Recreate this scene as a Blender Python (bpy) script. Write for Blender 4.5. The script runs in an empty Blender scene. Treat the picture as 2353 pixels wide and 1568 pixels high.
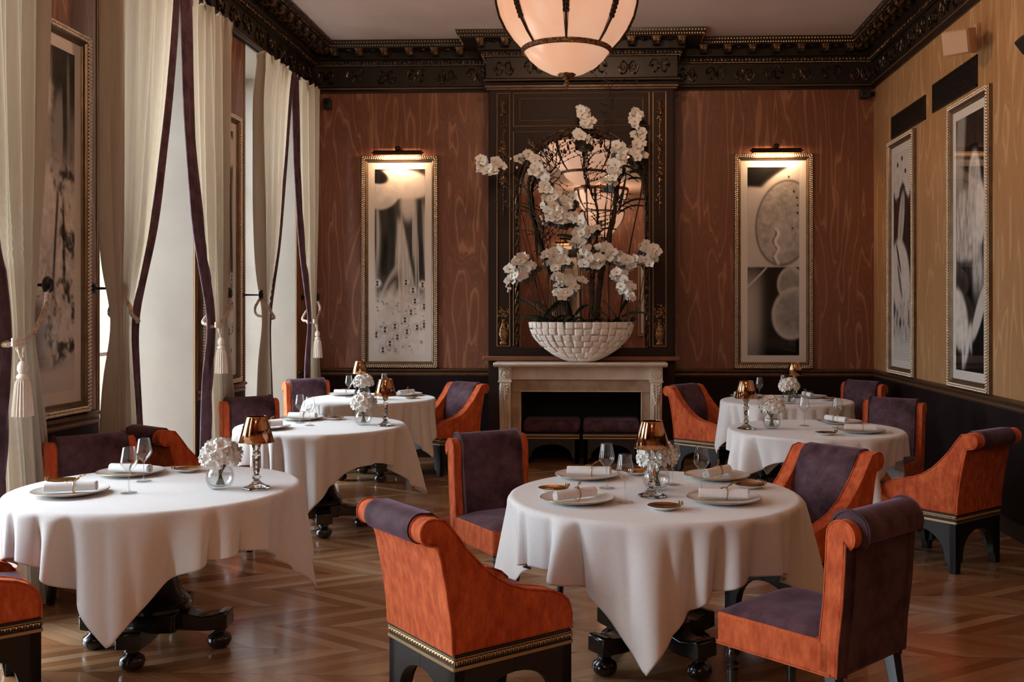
import bpy, math, random
import numpy as np
from mathutils import Vector, Matrix, noise as mnoise
random.seed(7)
S = bpy.context.scene
C = S.collection
PI = math.pi
R_ = math.radians

# ------------------------------------------------------------------ camera, light, exposure
F_PX, PXC, PYC, EYE = 2290.0, 1307.0, 715.0, 1.56
YAW = math.atan(87.0 / F_PX)
cam_d = bpy.data.cameras.new('camera'); cam = bpy.data.objects.new('camera', cam_d); C.objects.link(cam)
cam.location = (0, 0, EYE); cam.rotation_euler = (PI / 2, 0, YAW)
cam_d.sensor_fit = 'HORIZONTAL'; cam_d.sensor_width = 36.0; cam_d.lens = 36.0 * F_PX / 2353.0
cam_d.shift_x = -(PXC - 1176.5) / 2353.0; cam_d.shift_y = -(784.0 - PYC) / 2353.0
cam_d.clip_start = 0.05; cam_d.clip_end = 200
S.camera = cam
S.view_settings.view_transform = 'Standard'; S.view_settings.look = 'None'
S.view_settings.exposure = 0.0; S.view_settings.gamma = 1.0
S.view_settings.use_curve_mapping = False
S.cycles.max_bounces = 9; S.cycles.diffuse_bounces = 5; S.cycles.glossy_bounces = 4
S.cycles.transmission_bounces = 8; S.cycles.transparent_max_bounces = 24
S.cycles.caustics_reflective = False; S.cycles.caustics_refractive = False
S.cycles.sample_clamp_indirect = 4.0
S.cycles.use_denoising = True

SKY = 18.0
W = bpy.data.worlds.new('overcast_sky'); S.world = W; W.use_nodes = True
nt = W.node_tree; nt.nodes.clear()
wo = nt.nodes.new('ShaderNodeOutputWorld'); wb = nt.nodes.new('ShaderNodeBackground')
wt = nt.nodes.new('ShaderNodeTexCoord'); ws = nt.nodes.new('ShaderNodeSeparateXYZ'); wr = nt.nodes.new('ShaderNodeValToRGB')
nt.links.new(wt.outputs['Generated'], ws.inputs[0]); nt.links.new(ws.outputs['Z'], wr.inputs[0])
nt.links.new(wr.outputs[0], wb.inputs[0]); nt.links.new(wb.outputs[0], wo.inputs[0])
wr.color_ramp.elements[0].position = 0.0; wr.color_ramp.elements[0].color = (0.46, 0.44, 0.42, 1)
wr.color_ramp.elements[1].position = 0.12; wr.color_ramp.elements[1].color = (0.84, 0.92, 1.0, 1)
wb.inputs[1].default_value = SKY

XL, XR, YB, YF, ZC = -3.17, 2.81, 10.6, -4.0, 4.39
XG = -3.80                                     # plane of the window glass
WIN = [(1.09, 2.53), (3.60, 5.04), (6.11, 7.55), (8.62, 10.06)]
for (a, b) in WIN:                             # sampling portals in the window openings
    ld = bpy.data.lights.new('window_portal', 'AREA'); ld.shape = 'RECTANGLE'; ld.size = b - a; ld.size_y = 3.8
    ld.cycles.is_portal = True
    lo = bpy.data.objects.new('window_portal', ld); C.objects.link(lo)
    lo.location = (XG - 0.06, (a + b) / 2, 1.95); lo.rotation_euler = (PI / 2, 0, -PI / 2)

# ------------------------------------------------------------------ materials
def new_mat(name):
    m = bpy.data.materials.new(name); m.use_nodes = True
    n = m.node_tree.nodes; l = m.node_tree.links
    return m, n, l, n['Principled BSDF']
def pm(name, col, rough=0.5, metal=0.0, sheen=0.0, spec=0.5, coat=0.0, trans=0.0, ior=1.45, emis=None, estr=0.0):
    m, n, l, p = new_mat(name)
    p.inputs['Base Color'].default_value = (*col, 1); p.inputs['Roughness'].default_value = rough
    p.inputs['Metallic'].default_value = metal; p.inputs['Specular IOR Level'].default_value = spec
    p.inputs['Coat Weight'].default_value = coat; p.inputs['Coat Roughness'].default_value = 0.08
    p.inputs['Transmission Weight'].default_value = trans; p.inputs['IOR'].default_value = ior
    p.inputs['Sheen Weight'].default_value = sheen; p.inputs['Sheen Roughness'].default_value = 0.4
    if emis: p.inputs['Emission Color'].default_value = (*emis, 1); p.inputs['Emission Strength'].default_value = estr
    return m
def coords(n, l, scale=(1, 1, 1), rot=(0, 0, 0), kind='Object'):
    tc = n.new('ShaderNodeTexCoord'); mp = n.new('ShaderNodeMapping')
    mp.inputs['Scale'].default_value = scale; mp.inputs['Rotation'].default_value = rot
    l.new(tc.outputs[kind], mp.inputs[0]); return mp.outputs[0]
def nz(n, l, vec, scale, detail=3, rough=0.55, dist=0.0):
    t = n.new('ShaderNodeTexNoise'); t.inputs['Scale'].default_value = scale; t.inputs['Detail'].default_value = detail
    t.inputs['Roughness'].default_value = rough; t.inputs['Distortion'].default_value = dist
    l.new(vec, t.inputs['Vector']); return t.outputs[0]
def ramp(n, l, val, stops):
    r = n.new('ShaderNodeValToRGB'); e = r.color_ramp.elements
    while len(e) < len(stops): e.new(0.5)
    for k, (p, c) in enumerate(stops):
        e[k].position = p; e[k].color = (*c, 1) if len(c) == 3 else c
    l.new(val, r.inputs[0]); return r.outputs[0]
def mth(n, l, op, a, b=None, c=None):
    m = n.new('ShaderNodeMath'); m.operation = op
    for i, v in enumerate((a, b, c)):
        if v is None: continue
        if isinstance(v, (int, float)): m.inputs[i].default_value = v
        else: l.new(v, m.inputs[i])
    return m.outputs[0]
def mixc(n, l, fac, a, b, mode='MIX'):
    m = n.new('ShaderNodeMix'); m.data_type = 'RGBA'; m.blend_type = mode
    for i, v in ((0, fac), (6, a), (7, b)):
        if isinstance(v, (int, float)): m.inputs[i].default_value = v
        elif isinstance(v, tuple): m.inputs[i].default_value = (*v, 1)
        else: l.new(v, m.inputs[i])
    return m.outputs[2]
def bump(n, l, p, h, strength=0.2, dist=0.01):
    b = n.new('ShaderNodeBump'); b.inputs['Strength'].default_value = strength; b.inputs['Distance'].default_value = dist
    l.new(h, b.inputs['Height']); l.new(b.outputs[0], p.inputs['Normal'])

def mat_panel(name, dark, base, light, seam=0.62, gloss=0.42):
    """figured veneer in vertical leaves: contour lines of a stretched noise"""
    m, n, l, p = new_mat(name)
    g = n.new('ShaderNodeNewGeometry'); sp = n.new('ShaderNodeSeparateXYZ'); l.new(g.outputs['Position'], sp.inputs[0])
    along = mth(n, l, 'ADD', sp.outputs[0], sp.outputs[1])
    leaf = mth(n, l, 'FLOOR', mth(n, l, 'DIVIDE', along, seam))
    fr = mth(n, l, 'SUBTRACT', mth(n, l, 'DIVIDE', along, seam), leaf)
    par = mth(n, l, 'MODULO', leaf, 2.0)                                  # book-matched: every other leaf is mirrored
    mir = mth(n, l, 'ABSOLUTE', mth(n, l, 'SUBTRACT', fr, mth(n, l, 'ABSOLUTE', par)))
    cv = n.new('ShaderNodeCombineXYZ')
    zz = nz(n, l, coords(n, l, (5, 5, .9), kind='Object'), 1.0, 2.0)
    l.new(mth(n, l, 'MULTIPLY', mir, 2.2), cv.inputs[0])
    l.new(mth(n, l, 'MULTIPLY', leaf, 0.23), cv.inputs[1])
    l.new(mth(n, l, 'ADD', mth(n, l, 'MULTIPLY', sp.outputs[2], 0.50), mth(n, l, 'MULTIPLY', zz, 0.38)), cv.inputs[2])
    v = cv.outputs[0]
    f = nz(n, l, v, 1.15, 2.2, 0.5, 0.2)
    ring = mth(n, l, 'SINE', mth(n, l, 'MULTIPLY', f, 46.0))
    line = ramp(n, l, ring, [(0.0, (0, 0, 0)), (0.84, (0.08, 0.08, 0.08)), (0.99, (1, 1, 1))])
    ring2 = mth(n, l, 'SINE', mth(n, l, 'MULTIPLY', f, 150.0))
    fine = ramp(n, l, ring2, [(0.2, (0, 0, 0)), (1.0, (1, 1, 1))])
    fib = nz(n, l, coords(n, l, (90, 90, 3.0)), 1.0, 2.0, 0.6)
    big = nz(n, l, v, 0.9, 1.0)
    c = mixc(n, l, big, dark, base)
    c = mixc(n, l, mth(n, l, 'MULTIPLY', line, 0.60), c, light)
    c = mixc(n, l, mth(n, l, 'MULTIPLY', fine, 0.14), c, light)
    c = mixc(n, l, mth(n, l, 'MULTIPLY', fib, 0.30), c, dark)
    l.new(c, p.inputs['Base Color']); p.inputs['Roughness'].default_value = gloss
    p.inputs['Coat Weight'].default_value = 0.15; p.inputs['Coat Roughness'].default_value = 0.3
    return m
def mat_noise(name, c1, c2, scale=(1, 1, 1), ns=4.0, rough=0.6, sheen=0.0, bmp=0.0, bs=60.0, metal=0.0, lo=0.3, hi=0.7, coat=0.0, det=4, spec=0.5):
    m, n, l, p = new_mat(name)
    v = coords(n, l, scale); f = nz(n, l, v, ns, det, 0.6)
    l.new(ramp(n, l, f, [(lo, c1), (hi, c2)]), p.inputs['Base Color'])
    p.inputs['Roughness'].default_value = rough; p.inputs['Metallic'].default_value = metal
    p.inputs['Sheen Weight'].default_value = sheen; p.inputs['Sheen Roughness'].default_value = 0.35
    if sheen and 'velvet' in name: p.inputs['Sheen Tint'].default_value = (0.75, 0.50, 0.70, 1)
    if 'chenille' in name: p.inputs['Sheen Tint'].default_value = (1.0, 0.35, 0.12, 1)
    p.inputs['Coat Weight'].default_value = coat; p.inputs['Coat Roughness'].default_value = 0.1
    p.inputs['Specular IOR Level'].default_value = spec
    if bmp: bump(n, l, p, nz(n, l, v, bs, 3), bmp, 0.004)
    return m
def mat_thin_glass(name, tint=(1, 1, 1), base=0.03, blend=0.25, rough=0.0):
    m = bpy.data.materials.new(name); m.use_nodes = True
    n = m.node_tree.nodes; l = m.node_tree.links; n.clear()
    o = n.new('ShaderNodeOutputMaterial'); mx = n.new('ShaderNodeMixShader'); t = n.new('ShaderNodeBsdfTransparent')
    g = n.new('ShaderNodeBsdfGlossy'); fw = n.new('ShaderNodeLayerWeight'); fw.inputs[0].default_value = 0.5
    t.inputs[0].default_value = (*tint, 1); g.inputs['Roughness'].default_value = rough
    a = mth(n, l, 'MULTIPLY_ADD', mth(n, l, 'POWER', fw.outputs['Facing'], 4.0), .55 + blend, base); l.new(a, mx.inputs[0])
    l.new(t.outputs[0], mx.inputs[1]); l.new(g.outputs[0], mx.inputs[2]); l.new(mx.outputs[0], o.inputs[0])
    return m
def mat_floor():
    """chevron parquet: bands running across the room, planks meeting in points"""
    m, n, l, p = new_mat('chevron_parquet')
    g = n.new('ShaderNodeNewGeometry'); sp = n.new('ShaderNodeSeparateXYZ'); l.new(g.outputs['Position'], sp.inputs[0])
    Wd, Pl = 0.325, 0.125
    yy = mth(n, l, 'DIVIDE', sp.outputs[1], Wd); row = mth(n, l, 'FLOOR', yy)
    fy = mth(n, l, 'SUBTRACT', yy, row)
    par = mth(n, l, 'ABSOLUTE', mth(n, l, 'MODULO', row, 2.0))
    mir = mth(n, l, 'ABSOLUTE', mth(n, l, 'SUBTRACT', fy, par))
    sx = mth(n, l, 'ADD', sp.outputs[0], mth(n, l, 'MULTIPLY', mir, Wd * 1.6))
    pi_ = mth(n, l, 'DIVIDE', sx, Pl); pid = mth(n, l, 'FLOOR', pi_); fp = mth(n, l, 'SUBTRACT', pi_, pid)
    cv = n.new('ShaderNodeCombineXYZ'); l.new(pid, cv.inputs[0]); l.new(row, cv.inputs[1])
    wn = n.new('ShaderNodeTexWhiteNoise'); wn.noise_dimensions = '3D'; l.new(cv.outputs[0], wn.inputs['Vector'])
    gv = n.new('ShaderNodeCombineXYZ'); l.new(mth(n, l, 'MULTIPLY', sx, 55.0), gv.inputs[0])
    l.new(mth(n, l, 'MULTIPLY', mir, 1.6), gv.inputs[1]); l.new(mth(n, l, 'MULTIPLY', pid, 3.7), gv.inputs[2])
    gr = nz(n, l, gv.outputs[0], 1.0, 4.0, 0.6)
    col = ramp(n, l, wn.outputs['Value'], [(0.0, (0.30, 0.125, 0.050)), (0.35, (0.40, 0.185, 0.082)), (0.7, (0.50, 0.27, 0.135)), (1.0, (0.64, 0.42, 0.25))])
    col = mixc(n, l, mth(n, l, 'MULTIPLY', gr, 0.45), col, (0.11, 0.05, 0.02))
    e1 = mth(n, l, 'LESS_THAN', fp, 0.016); e2 = mth(n, l, 'LESS_THAN', fy, 0.010)
    ed = mth(n, l, 'MAXIMUM', e1, e2)
    col = mixc(n, l, mth(n, l, 'MULTIPLY', ed, 0.7), col, (0.035, 0.018, 0.009))
    l.new(col, p.inputs['Base Color'])
    rg = ramp(n, l, nz(n, l, g.outputs['Position'], 2.2, 3), [(0.3, (0.17, 0.17, 0.17)), (0.7, (0.27, 0.27, 0.27))])
    l.new(rg, p.inputs['Roughness']); p.inputs['Coat Weight'].default_value = 0.5; p.inputs['Coat Roughness'].default_value = 0.13
    bump(n, l, p, nz(n, l, g.outputs['Position'], 7.0, 2), 0.10, 0.01)
    return m
def mat_ornament(name, c1, c2, sc=46.0):
    """carved and gilded relief: bright only on the raised parts"""
    m, n, l, p = new_mat(name)
    v = coords(n, l); f = nz(n, l, v, sc, 2, 0.5)
    l.new(ramp(n, l, f, [(0.42, c1), (0.62, c2)]), p.inputs['Base Color'])
    p.inputs['Metallic'].default_value = 0.8; p.inputs['Roughness'].default_value = 0.38
    bump(n, l, p, f, 0.5, 0.006)
    return m
M = {}
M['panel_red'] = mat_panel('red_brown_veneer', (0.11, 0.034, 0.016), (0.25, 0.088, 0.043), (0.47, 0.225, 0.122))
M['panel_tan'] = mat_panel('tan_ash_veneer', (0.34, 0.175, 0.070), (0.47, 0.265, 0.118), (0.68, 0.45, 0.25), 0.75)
M['floor'] = mat_floor()
M['ceiling'] = mat_noise('mauve_grey_plaster', (0.62, 0.48, 0.43), (0.70, 0.56, 0.51), ns=1.4, rough=0.95)
M['reveal'] = mat_noise('beige_stucco', (0.168, 0.138, 0.112), (0.205, 0.174, 0.143), ns=2.2, rough=0.55, bmp=0.1, bs=9.0, det=6)
M['wainscot'] = mat_noise('dark_aubergine_paint', (0.010, 0.0055, 0.007), (0.016, 0.009, 0.011), ns=3, rough=0.55, spec=0.12)
M['cornice'] = mat_noise('blackened_bronze_wood', (0.010, 0.0065, 0.0045), (0.022, 0.014, 0.009), ns=9, rough=0.38, metal=0.2)
M['carved'] = mat_ornament('dark_gilt_carving', (0.028, 0.017, 0.010), (0.26, 0.155, 0.085), 30)
M['darkcarve'] = mat_ornament('blackened_carving', (0.018, 0.011, 0.008), (0.15, 0.095, 0.06), 26)
M['trimgold'] = pm('worn_gold_line', (0.30, 0.18, 0.095), 0.42, 0.75)
M['railwood'] = mat_noise('brown_gilt_rail', (0.06, 0.030, 0.016), (0.13, 0.070, 0.036), ns=14, rough=0.4, metal=0.3)
M['panelbrown'] = mat_noise('chocolate_panelling', (0.017, 0.0085, 0.006), (0.026, 0.013, 0.009), ns=2.5, rough=0.5, spec=0.2)
M['ledgewood'] = mat_noise('reddish_ledge_wood', (0.14, 0.05, 0.022), (0.22, 0.085, 0.04), scale=(1, 8, 8), ns=6, rough=0.4)
M['marble'] = mat_noise('cream_marble', (0.58, 0.50, 0.40), (0.86, 0.79, 0.69), ns=3.0, rough=0.42, det=8, bmp=0.06)
M['marblebrown'] = mat_noise('brown_marble', (0.28, 0.19, 0.13), (0.58, 0.46, 0.35), ns=4.0, rough=0.4, det=8)
M['soot'] = pm('sooty_iron', (0.006, 0.006, 0.007), 0.8)
M['mirror'] = pm('mirror_silver', (0.80, 0.78, 0.76), 0.012, 1.0)
M['linen'] = mat_noise('white_linen', (0.73, 0.715, 0.715), (0.77, 0.755, 0.755), ns=60, rough=0.85, sheen=0.25, bmp=0.05, bs=400)
M['napkin'] = mat_noise('napkin_linen', (0.80, 0.79, 0.79), (0.86, 0.85, 0.85), ns=80, rough=0.9, bmp=0.08, bs=300)
M['porcelain'] = pm('white_porcelain', (0.80, 0.80, 0.79), 0.12, 0, coat=0.4)
M['goldline'] = pm('gold_rim', (0.42, 0.27, 0.11), 0.28, 1.0)
M['golddish'] = mat_noise('amber_gold_glaze', (0.30, 0.13, 0.035), (0.46, 0.235, 0.075), ns=12, rough=0.22, metal=0.9)
M['black'] = mat_noise('black_lacquer', (0.007, 0.006, 0.007), (0.011, 0.010, 0.010), ns=5, rough=0.22, coat=0.5)
M['ebony'] = mat_noise('ebonised_wood', (0.009, 0.0075, 0.007), (0.016, 0.013, 0.012), scale=(3, 3, 14), ns=5, rough=0.42)
M['orange'] = mat_noise('orange_chenille', (0.36, 0.042, 0.008), (0.74, 0.165, 0.050), scale=(1, 1, .45), ns=30, rough=0.92, sheen=0.35, bmp=0.35, bs=260, lo=0.28, hi=0.74)
M['purple'] = mat_noise('crushed_aubergine_velvet', (0.028, 0.012, 0.017), (0.130, 0.070, 0.092), ns=9, rough=0.75, sheen=0.30, bmp=0.2, bs=30, lo=0.30, hi=0.72, det=6, spec=0.2)
M['band'] = pm('antique_gold', (0.55, 0.39, 0.22), 0.42, 0.85)
M['bronze'] = pm('dark_bronze', (0.05, 0.028, 0.016), 0.35, 0.8)
M['brass'] = mat_ornament('aged_brass', (0.10, 0.045, 0.02), (0.36, 0.20, 0.10), 60)
M['iron'] = pm('black_iron', (0.012, 0.010, 0.010), 0.35, 0.4)
M['wglass'] = mat_thin_glass('wine_glass', (0.985, 0.99, 0.99), 0.055, 0.30)
M['stemglass'] = mat_thin_glass('glass_stem', (0.93, 0.94, 0.94), 0.14, 0.30)
M['pane'] = mat_thin_glass('picture_glazing', (0.98, 0.98, 0.98), 0.016, -0.15)
M['window'] = mat_thin_glass('window_glass', (0.95, 0.97, 0.97), 0.02, 0.1)
M['crystal'] = pm('cut_crystal', (1, 1, 1), 0.0, 0, trans=1.0, ior=1.52)
M['shade'] = pm('copper_mirror_shade', (0.50, 0.255, 0.135), 0.10, 1.0)
M['mat'] = pm('cream_mat_board', (0.86, 0.80, 0.74), 0.85)
M['gilt'] = mat_noise('silver_gilt', (0.13, 0.085, 0.052), (0.21, 0.145, 0.092), ns=10, rough=0.36, metal=0.75)
M['gbead'] = pm('pale_gilt_bead', (0.85, 0.72, 0.56), 0.30, 0.65)
M['winframe'] = pm('cream_window_paint', (0.62, 0.58, 0.53), 0.45)
M['vent'] = pm('bronze_grille', (0.030, 0.019, 0.012), 0.45, 0.5)
M['beigeplastic'] = pm('beige_plastic', (0.50, 0.34, 0.22), 0.5)
M['blackplastic'] = pm('black_plastic', (0.010, 0.010, 0.010), 0.5)
M['rope'] = mat_noise('cream_cord', (0.30, 0.20, 0.15), (0.62, 0.52, 0.43), ns=40, rough=0.85)
M['tassel'] = mat_noise('cream_silk_tassel', (0.60, 0.53, 0.44), (0.74, 0.67, 0.58), scale=(8, 8, 1), ns=20, rough=0.7)
M['petal'] = mat_noise('white_petal', (0.84, 0.83, 0.79), (0.92, 0.91, 0.88), ns=20, rough=0.6)
M['throat'] = pm('yellow_orchid_throat', (0.62, 0.48, 0.20), 0.6)
M['leaf'] = mat_noise('dark_green_leaf', (0.012, 0.030, 0.013), (0.035, 0.068, 0.028), ns=12, rough=0.35)
M['stem'] = pm('green_stem', (0.10, 0.13, 0.05), 0.6)
M['twig'] = mat_noise('brown_bark', (0.020, 0.011, 0.007), (0.060, 0.032, 0.019), ns=24, rough=0.85, bmp=0.6, bs=60)
M['moss'] = mat_noise('moss', (0.012, 0.014, 0.006), (0.040, 0.038, 0.018), ns=30, rough=0.95, bmp=0.6)
M['shell'] = mat_noise('mother_of_pearl_tile', (0.82, 0.76, 0.69), (0.92, 0.88, 0.83), ns=9, rough=0.5, bmp=0.1)
M['water'] = pm('water', (1, 1, 1), 0.0, 0, trans=1.0, ior=1.33)

def mat_curtain():
    m = bpy.data.materials.new('cream_curtain'); m.use_nodes = True
    n = m.node_tree.nodes; l = m.node_tree.links; n.clear()
    o = n.new('ShaderNodeOutputMaterial'); mx = n.new('ShaderNodeMixShader')
    d = n.new('ShaderNodeBsdfDiffuse'); t = n.new('ShaderNodeBsdfTranslucent')
    f = nz(n, l, coords(n, l, (30, 30, 1.2)), 3.0, 4); c = ramp(n, l, f, [(0.3, (0.46, 0.405, 0.34)), (0.7, (0.55, 0.495, 0.425))])
    l.new(c, d.inputs[0]); t.inputs[0].default_value = (0.60, 0.52, 0.40, 1); mx.inputs[0].default_value = 0.28
    l.new(d.outputs[0], mx.inputs[1]); l.new(t.outputs[0], mx.inputs[2]); l.new(mx.outputs[0], o.inputs[0])
    return m
M['curtain'] = mat_curtain()
def mat_alabaster():
    m, n, l, p = new_mat('lit_alabaster')
    f = nz(n, l, coords(n, l), 2.6, 3, 0.5, 0.6)
    c = ramp(n, l, f, [(0.25, (0.80, 0.42, 0.25)), (0.75, (0.88, 0.56, 0.40))])
    l.new(c, p.inputs['Base Color']); l.new(c, p.inputs['Emission Color']); p.inputs['Emission Strength'].default_value = 0.62
    p.inputs['Roughness'].default_value = 0.25
    return m
M['alabaster'] = mat_alabaster()
M['bulb'] = pm('lit_bulb', (1, .8, .6), 0.4, emis=(1, .62, .32), estr=14.0)
def mat_print():
    m, n, l, p = new_mat('photographic_print')
    a = n.new('ShaderNodeVertexColor'); a.layer_name = 'Col'
    l.new(a.outputs[0], p.inputs['Base Color']); p.inputs['Roughness'].default_value = 0.8; p.inputs['Specular IOR Level'].default_value = 0.08
    return m
M['print'] = mat_print()

# ------------------------------------------------------------------ mesh helpers
class MB:
    def __init__(s): s.v = []; s.f = []
    def add(s, vs, fs, T=None):
        b = len(s.v)
        s.v += [tuple(T @ Vector(q)) for q in vs] if T is not None else [tuple(q) for q in vs]
        s.f += [tuple(i + b for i in f) for f in fs]; return s
    def box(s, x0, x1, y0, y1, z0, z1, T=None):
        vs = [(x, y, z) for x in (x0, x1) for y in (y0, y1) for z in (z0, z1)]
        return s.add(vs, [(0, 1, 3, 2), (4, 6, 7, 5), (0, 4, 5, 1), (2, 3, 7, 6), (0, 2, 6, 4), (1, 5, 7, 3)], T)
    def prism(s, pts, d0, d1, axis='y', T=None):
        """polygon extruded along an axis; pts are (x,z) for y, (x,y) for z, (y,z) for x"""
        def P(p, d): return {'y': (p[0], d, p[1]), 'z': (p[0], p[1], d), 'x': (d, p[0], p[1])}[axis]
        n = len(pts); vs = [P(p, d0) for p in pts] + [P(p, d1) for p in pts]
        fs = [tuple(range(n)), tuple(reversed(range(n, 2 * n)))]
        fs += [(i, i + n, (i + 1) % n + n, (i + 1) % n) for i in range(n)]
        return s.add(vs, fs, T)
    def lathe(s, prof, n=32, T=None, cap=True, sx=1.0, sy=1.0, mod=None):
        vs, fs = [], []
        for k, (r, z) in enumerate(prof):
            for i in range(n):
                a = 2 * PI * i / n; rr = r * (mod(a, k) if mod else 1)
                vs.append((rr * math.cos(a) * sx, rr * math.sin(a) * sy, z))
        for k in range(len(prof) - 1):
            for i in range(n):
                j = (i + 1) % n
                fs.append((k * n + i, k * n + j, (k + 1) * n + j, (k + 1) * n + i))
        if cap:
            if prof[0][0] > 1e-6: fs.append(tuple(reversed(range(n))))
            if prof[-1][0] > 1e-6: fs.append(tuple(range((len(prof) - 1) * n, len(prof) * n)))
        return s.add(vs, fs, T)
    def tube(s, pts, r, n=8, T=None, closed=False):
        pts = [Vector(p) for p in pts]; m = len(pts); vs, fs = [], []
        rs = r if isinstance(r, (list, tuple)) else [r] * m
        up = Vector((0, 0, 1)); prev = None
        for i, p in enumerate(pts):
            a = pts[(i - 1) % m] if (closed or i > 0) else p
            b = pts[(i + 1) % m] if (closed or i < m - 1) else p
            t = (b - a); t = t.normalized() if t.length > 1e-9 else Vector((0, 0, 1))
            if prev is None: prev = t.orthogonal().normalized() if abs(t.dot(up)) > .95 else t.cross(up).normalized()
            u = (prev - t * prev.dot(t)); u = u.normalized() if u.length > 1e-6 else t.orthogonal().normalized()
            prev = u; w = t.cross(u)
            for k in range(n):
                q = 2 * PI * k / n
                vs.append(tuple(p + (u * math.cos(q) + w * math.sin(q)) * rs[i]))
        for i in range(m if closed else m - 1):
            for k in range(n):
                fs.append((i * n + k, i * n + (k + 1) % n, ((i + 1) % m) * n + (k + 1) % n, ((i + 1) % m) * n + k))
        if not closed: fs += [tuple(reversed(range(n))), tuple(range((m - 1) * n, m * n))]
        return s.add(vs, fs, T)
    def ball(s, c, r, n=8, m=6, sx=1, sy=1, sz=1):
        vs = [(c[0], c[1], c[2] - r * sz)]; fs = []
        for k in range(1, m):
            a = -PI / 2 + PI * k / m
            for i in range(n):
                q = 2 * PI * i / n
                vs.append((c[0] + r * sx * math.cos(a) * math.cos(q), c[1] + r * sy * math.cos(a) * math.sin(q), c[2] + r * sz * math.sin(a)))
        vs.append((c[0], c[1], c[2] + r * sz)); L = len(vs) - 1
        for i in range(n):
            j = (i + 1) % n
            fs.append((0, 1 + j, 1 + i)); fs.append((L, 1 + (m - 2) * n + i, 1 + (m - 2) * n + j))
            for k in range(m - 2):
                fs.append((1 + k * n + i, 1 + k * n + j, 1 + (k + 1) * n + j, 1 + (k + 1) * n + i))
        return s.add(vs, fs)
    def grid(s, fn, nu, nv):
        vs = [fn(i / nu, j / nv) for j in range(nv + 1) for i in range(nu + 1)]
        fs = [(j * (nu + 1) + i, j * (nu + 1) + i + 1, (j + 1) * (nu + 1) + i + 1, (j + 1) * (nu + 1) + i) for j in range(nv) for i in range(nu)]
        return s.add(vs, fs)
    def build(s, name, mat, parent=None, smooth=40, bevel=0.0, seg=2, subsurf=0, solid=0.0, label=None):
        me = bpy.data.meshes.new(name); me.from_pydata(s.v, [], s.f); me.validate(); me.update()
        me.materials.append(M[mat] if isinstance(mat, str) else mat)
        if smooth:
            me.shade_smooth()
            if smooth < 180: me.set_sharp_from_angle(angle=R_(smooth))
        o = bpy.data.objects.new(name, me); C.objects.link(o)
        if parent is not None: o.parent = parent
        if solid: md = o.modifiers.new('solid', 'SOLIDIFY'); md.thickness = solid; md.offset = 0
        if bevel:
            md = o.modifiers.new('bevel', 'BEVEL'); md.width = bevel; md.segments = seg; md.limit_method = 'ANGLE'; md.angle_limit = R_(35)
            md.harden_normals = False
        if subsurf: md = o.modifiers.new('sub', 'SUBSURF'); md.levels = subsurf; md.render_levels = subsurf
        if label: o['label'] = label
        return o
def tag(o, label=None, cat=None, group=None, kind=None):
    if label: o['label'] = label
    if cat: o['category'] = cat
    if group: o['group'] = group
    if kind: o['kind'] = kind
    return o
def thing(name, label, cat, loc=(0, 0, 0), rz=0.0, group=None):
    o = bpy.data.objects.new(name, None); C.objects.link(o); o.empty_display_size = 0.1
    o.location = loc; o.rotation_euler = (0, 0, rz); return tag(o, label, cat, group)
def struct(name, mb, mat, **k):
    o = mb.build(name, mat, **k); o['kind'] = 'structure'; return o
KIDS = {}
def copy_tree(o, parent=None):
    c = o.copy(); C.objects.link(c)
    if parent is not None: c.parent = parent
    for ch in list(o.children): copy_tree(ch, c)
    return c
def dup(root, loc, rz, label, group=None, first=[None]):
    r = copy_tree(root); r.location = loc; r.rotation_euler = (0, 0, rz); r['label'] = label
    if group: r['group'] = group
    return r
class Proto:
    """hands out the first build itself, then copies"""
    def __init__(s, fn, *a): s.fn, s.a, s.o = fn, a, None
    def put(s, loc, rz, label, group=None):
        if s.o is None: s.o = s.fn(*s.a); r = s.o
        else: r = copy_tree(s.o)
        r.location = loc; r.rotation_euler = (0, 0, rz); r['label'] = label
        if group: r['group'] = group
        return r
def P(u, v, y):
    """a sight line of the photograph met with the upright plane at depth y"""
    a = (u - PXC) / F_PX; b = (PYC - v) / F_PX
    rx, ry = a * math.cos(YAW) - math.sin(YAW), a * math.sin(YAW) + math.cos(YAW)
    t = y / ry
    return Vector((rx * t, y, EYE + b * t))
def rz_(a): return Matrix.Rotation(a, 4, 'Z')
def tr_(x, y, z): return Matrix.Translation((x, y, z))
def face_(dx, dy): return math.atan2(dy, dx)

# ------------------------------------------------------------------ the room
BX0, BX1, BY = -1.22, 0.70, 10.25          # chimney breast
T = 0.22
struct('floor', MB().box(XG - 0.3, XR + T, YF - T, YB + T + 0.2, -0.1, 0.0), 'floor', smooth=0)
struct('ceiling', MB().box(XG - 0.3, XR + T, YF - T, YB + T, ZC, ZC + 0.15), 'ceiling', smooth=0)
struct('wall_back', MB().box(XG - 0.3, BX0, YB, YB + T, 0, ZC).box(BX1, XR + T, YB, YB + T, 0, ZC).box(BX0, BX1, YB, YB + T, 0, ZC), 'panel_red', smooth=0)
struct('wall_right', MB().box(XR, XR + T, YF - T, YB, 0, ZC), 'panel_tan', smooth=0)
struct('wall_front', MB().box(XG - 0.3, XR + T, YF - T, YF, 0, ZC), 'panel_red', smooth=0)
NT = 3.93                                   # head of the window niches
piers = [(YF, WIN[0][0])] + [(WIN[i][1], WIN[i + 1][0]) for i in range(3)] + [(WIN[3][1], YB)]
mb = MB()
for a, b in piers: mb.box(XG - 0.3, XL - 0.006, a, b, 0, ZC)
mb.box(XG - 0.3, XL - 0.006, YF, YB, NT, ZC - 0.001)
wl = struct('wall_left', mb, 'reveal', smooth=0)
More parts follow.
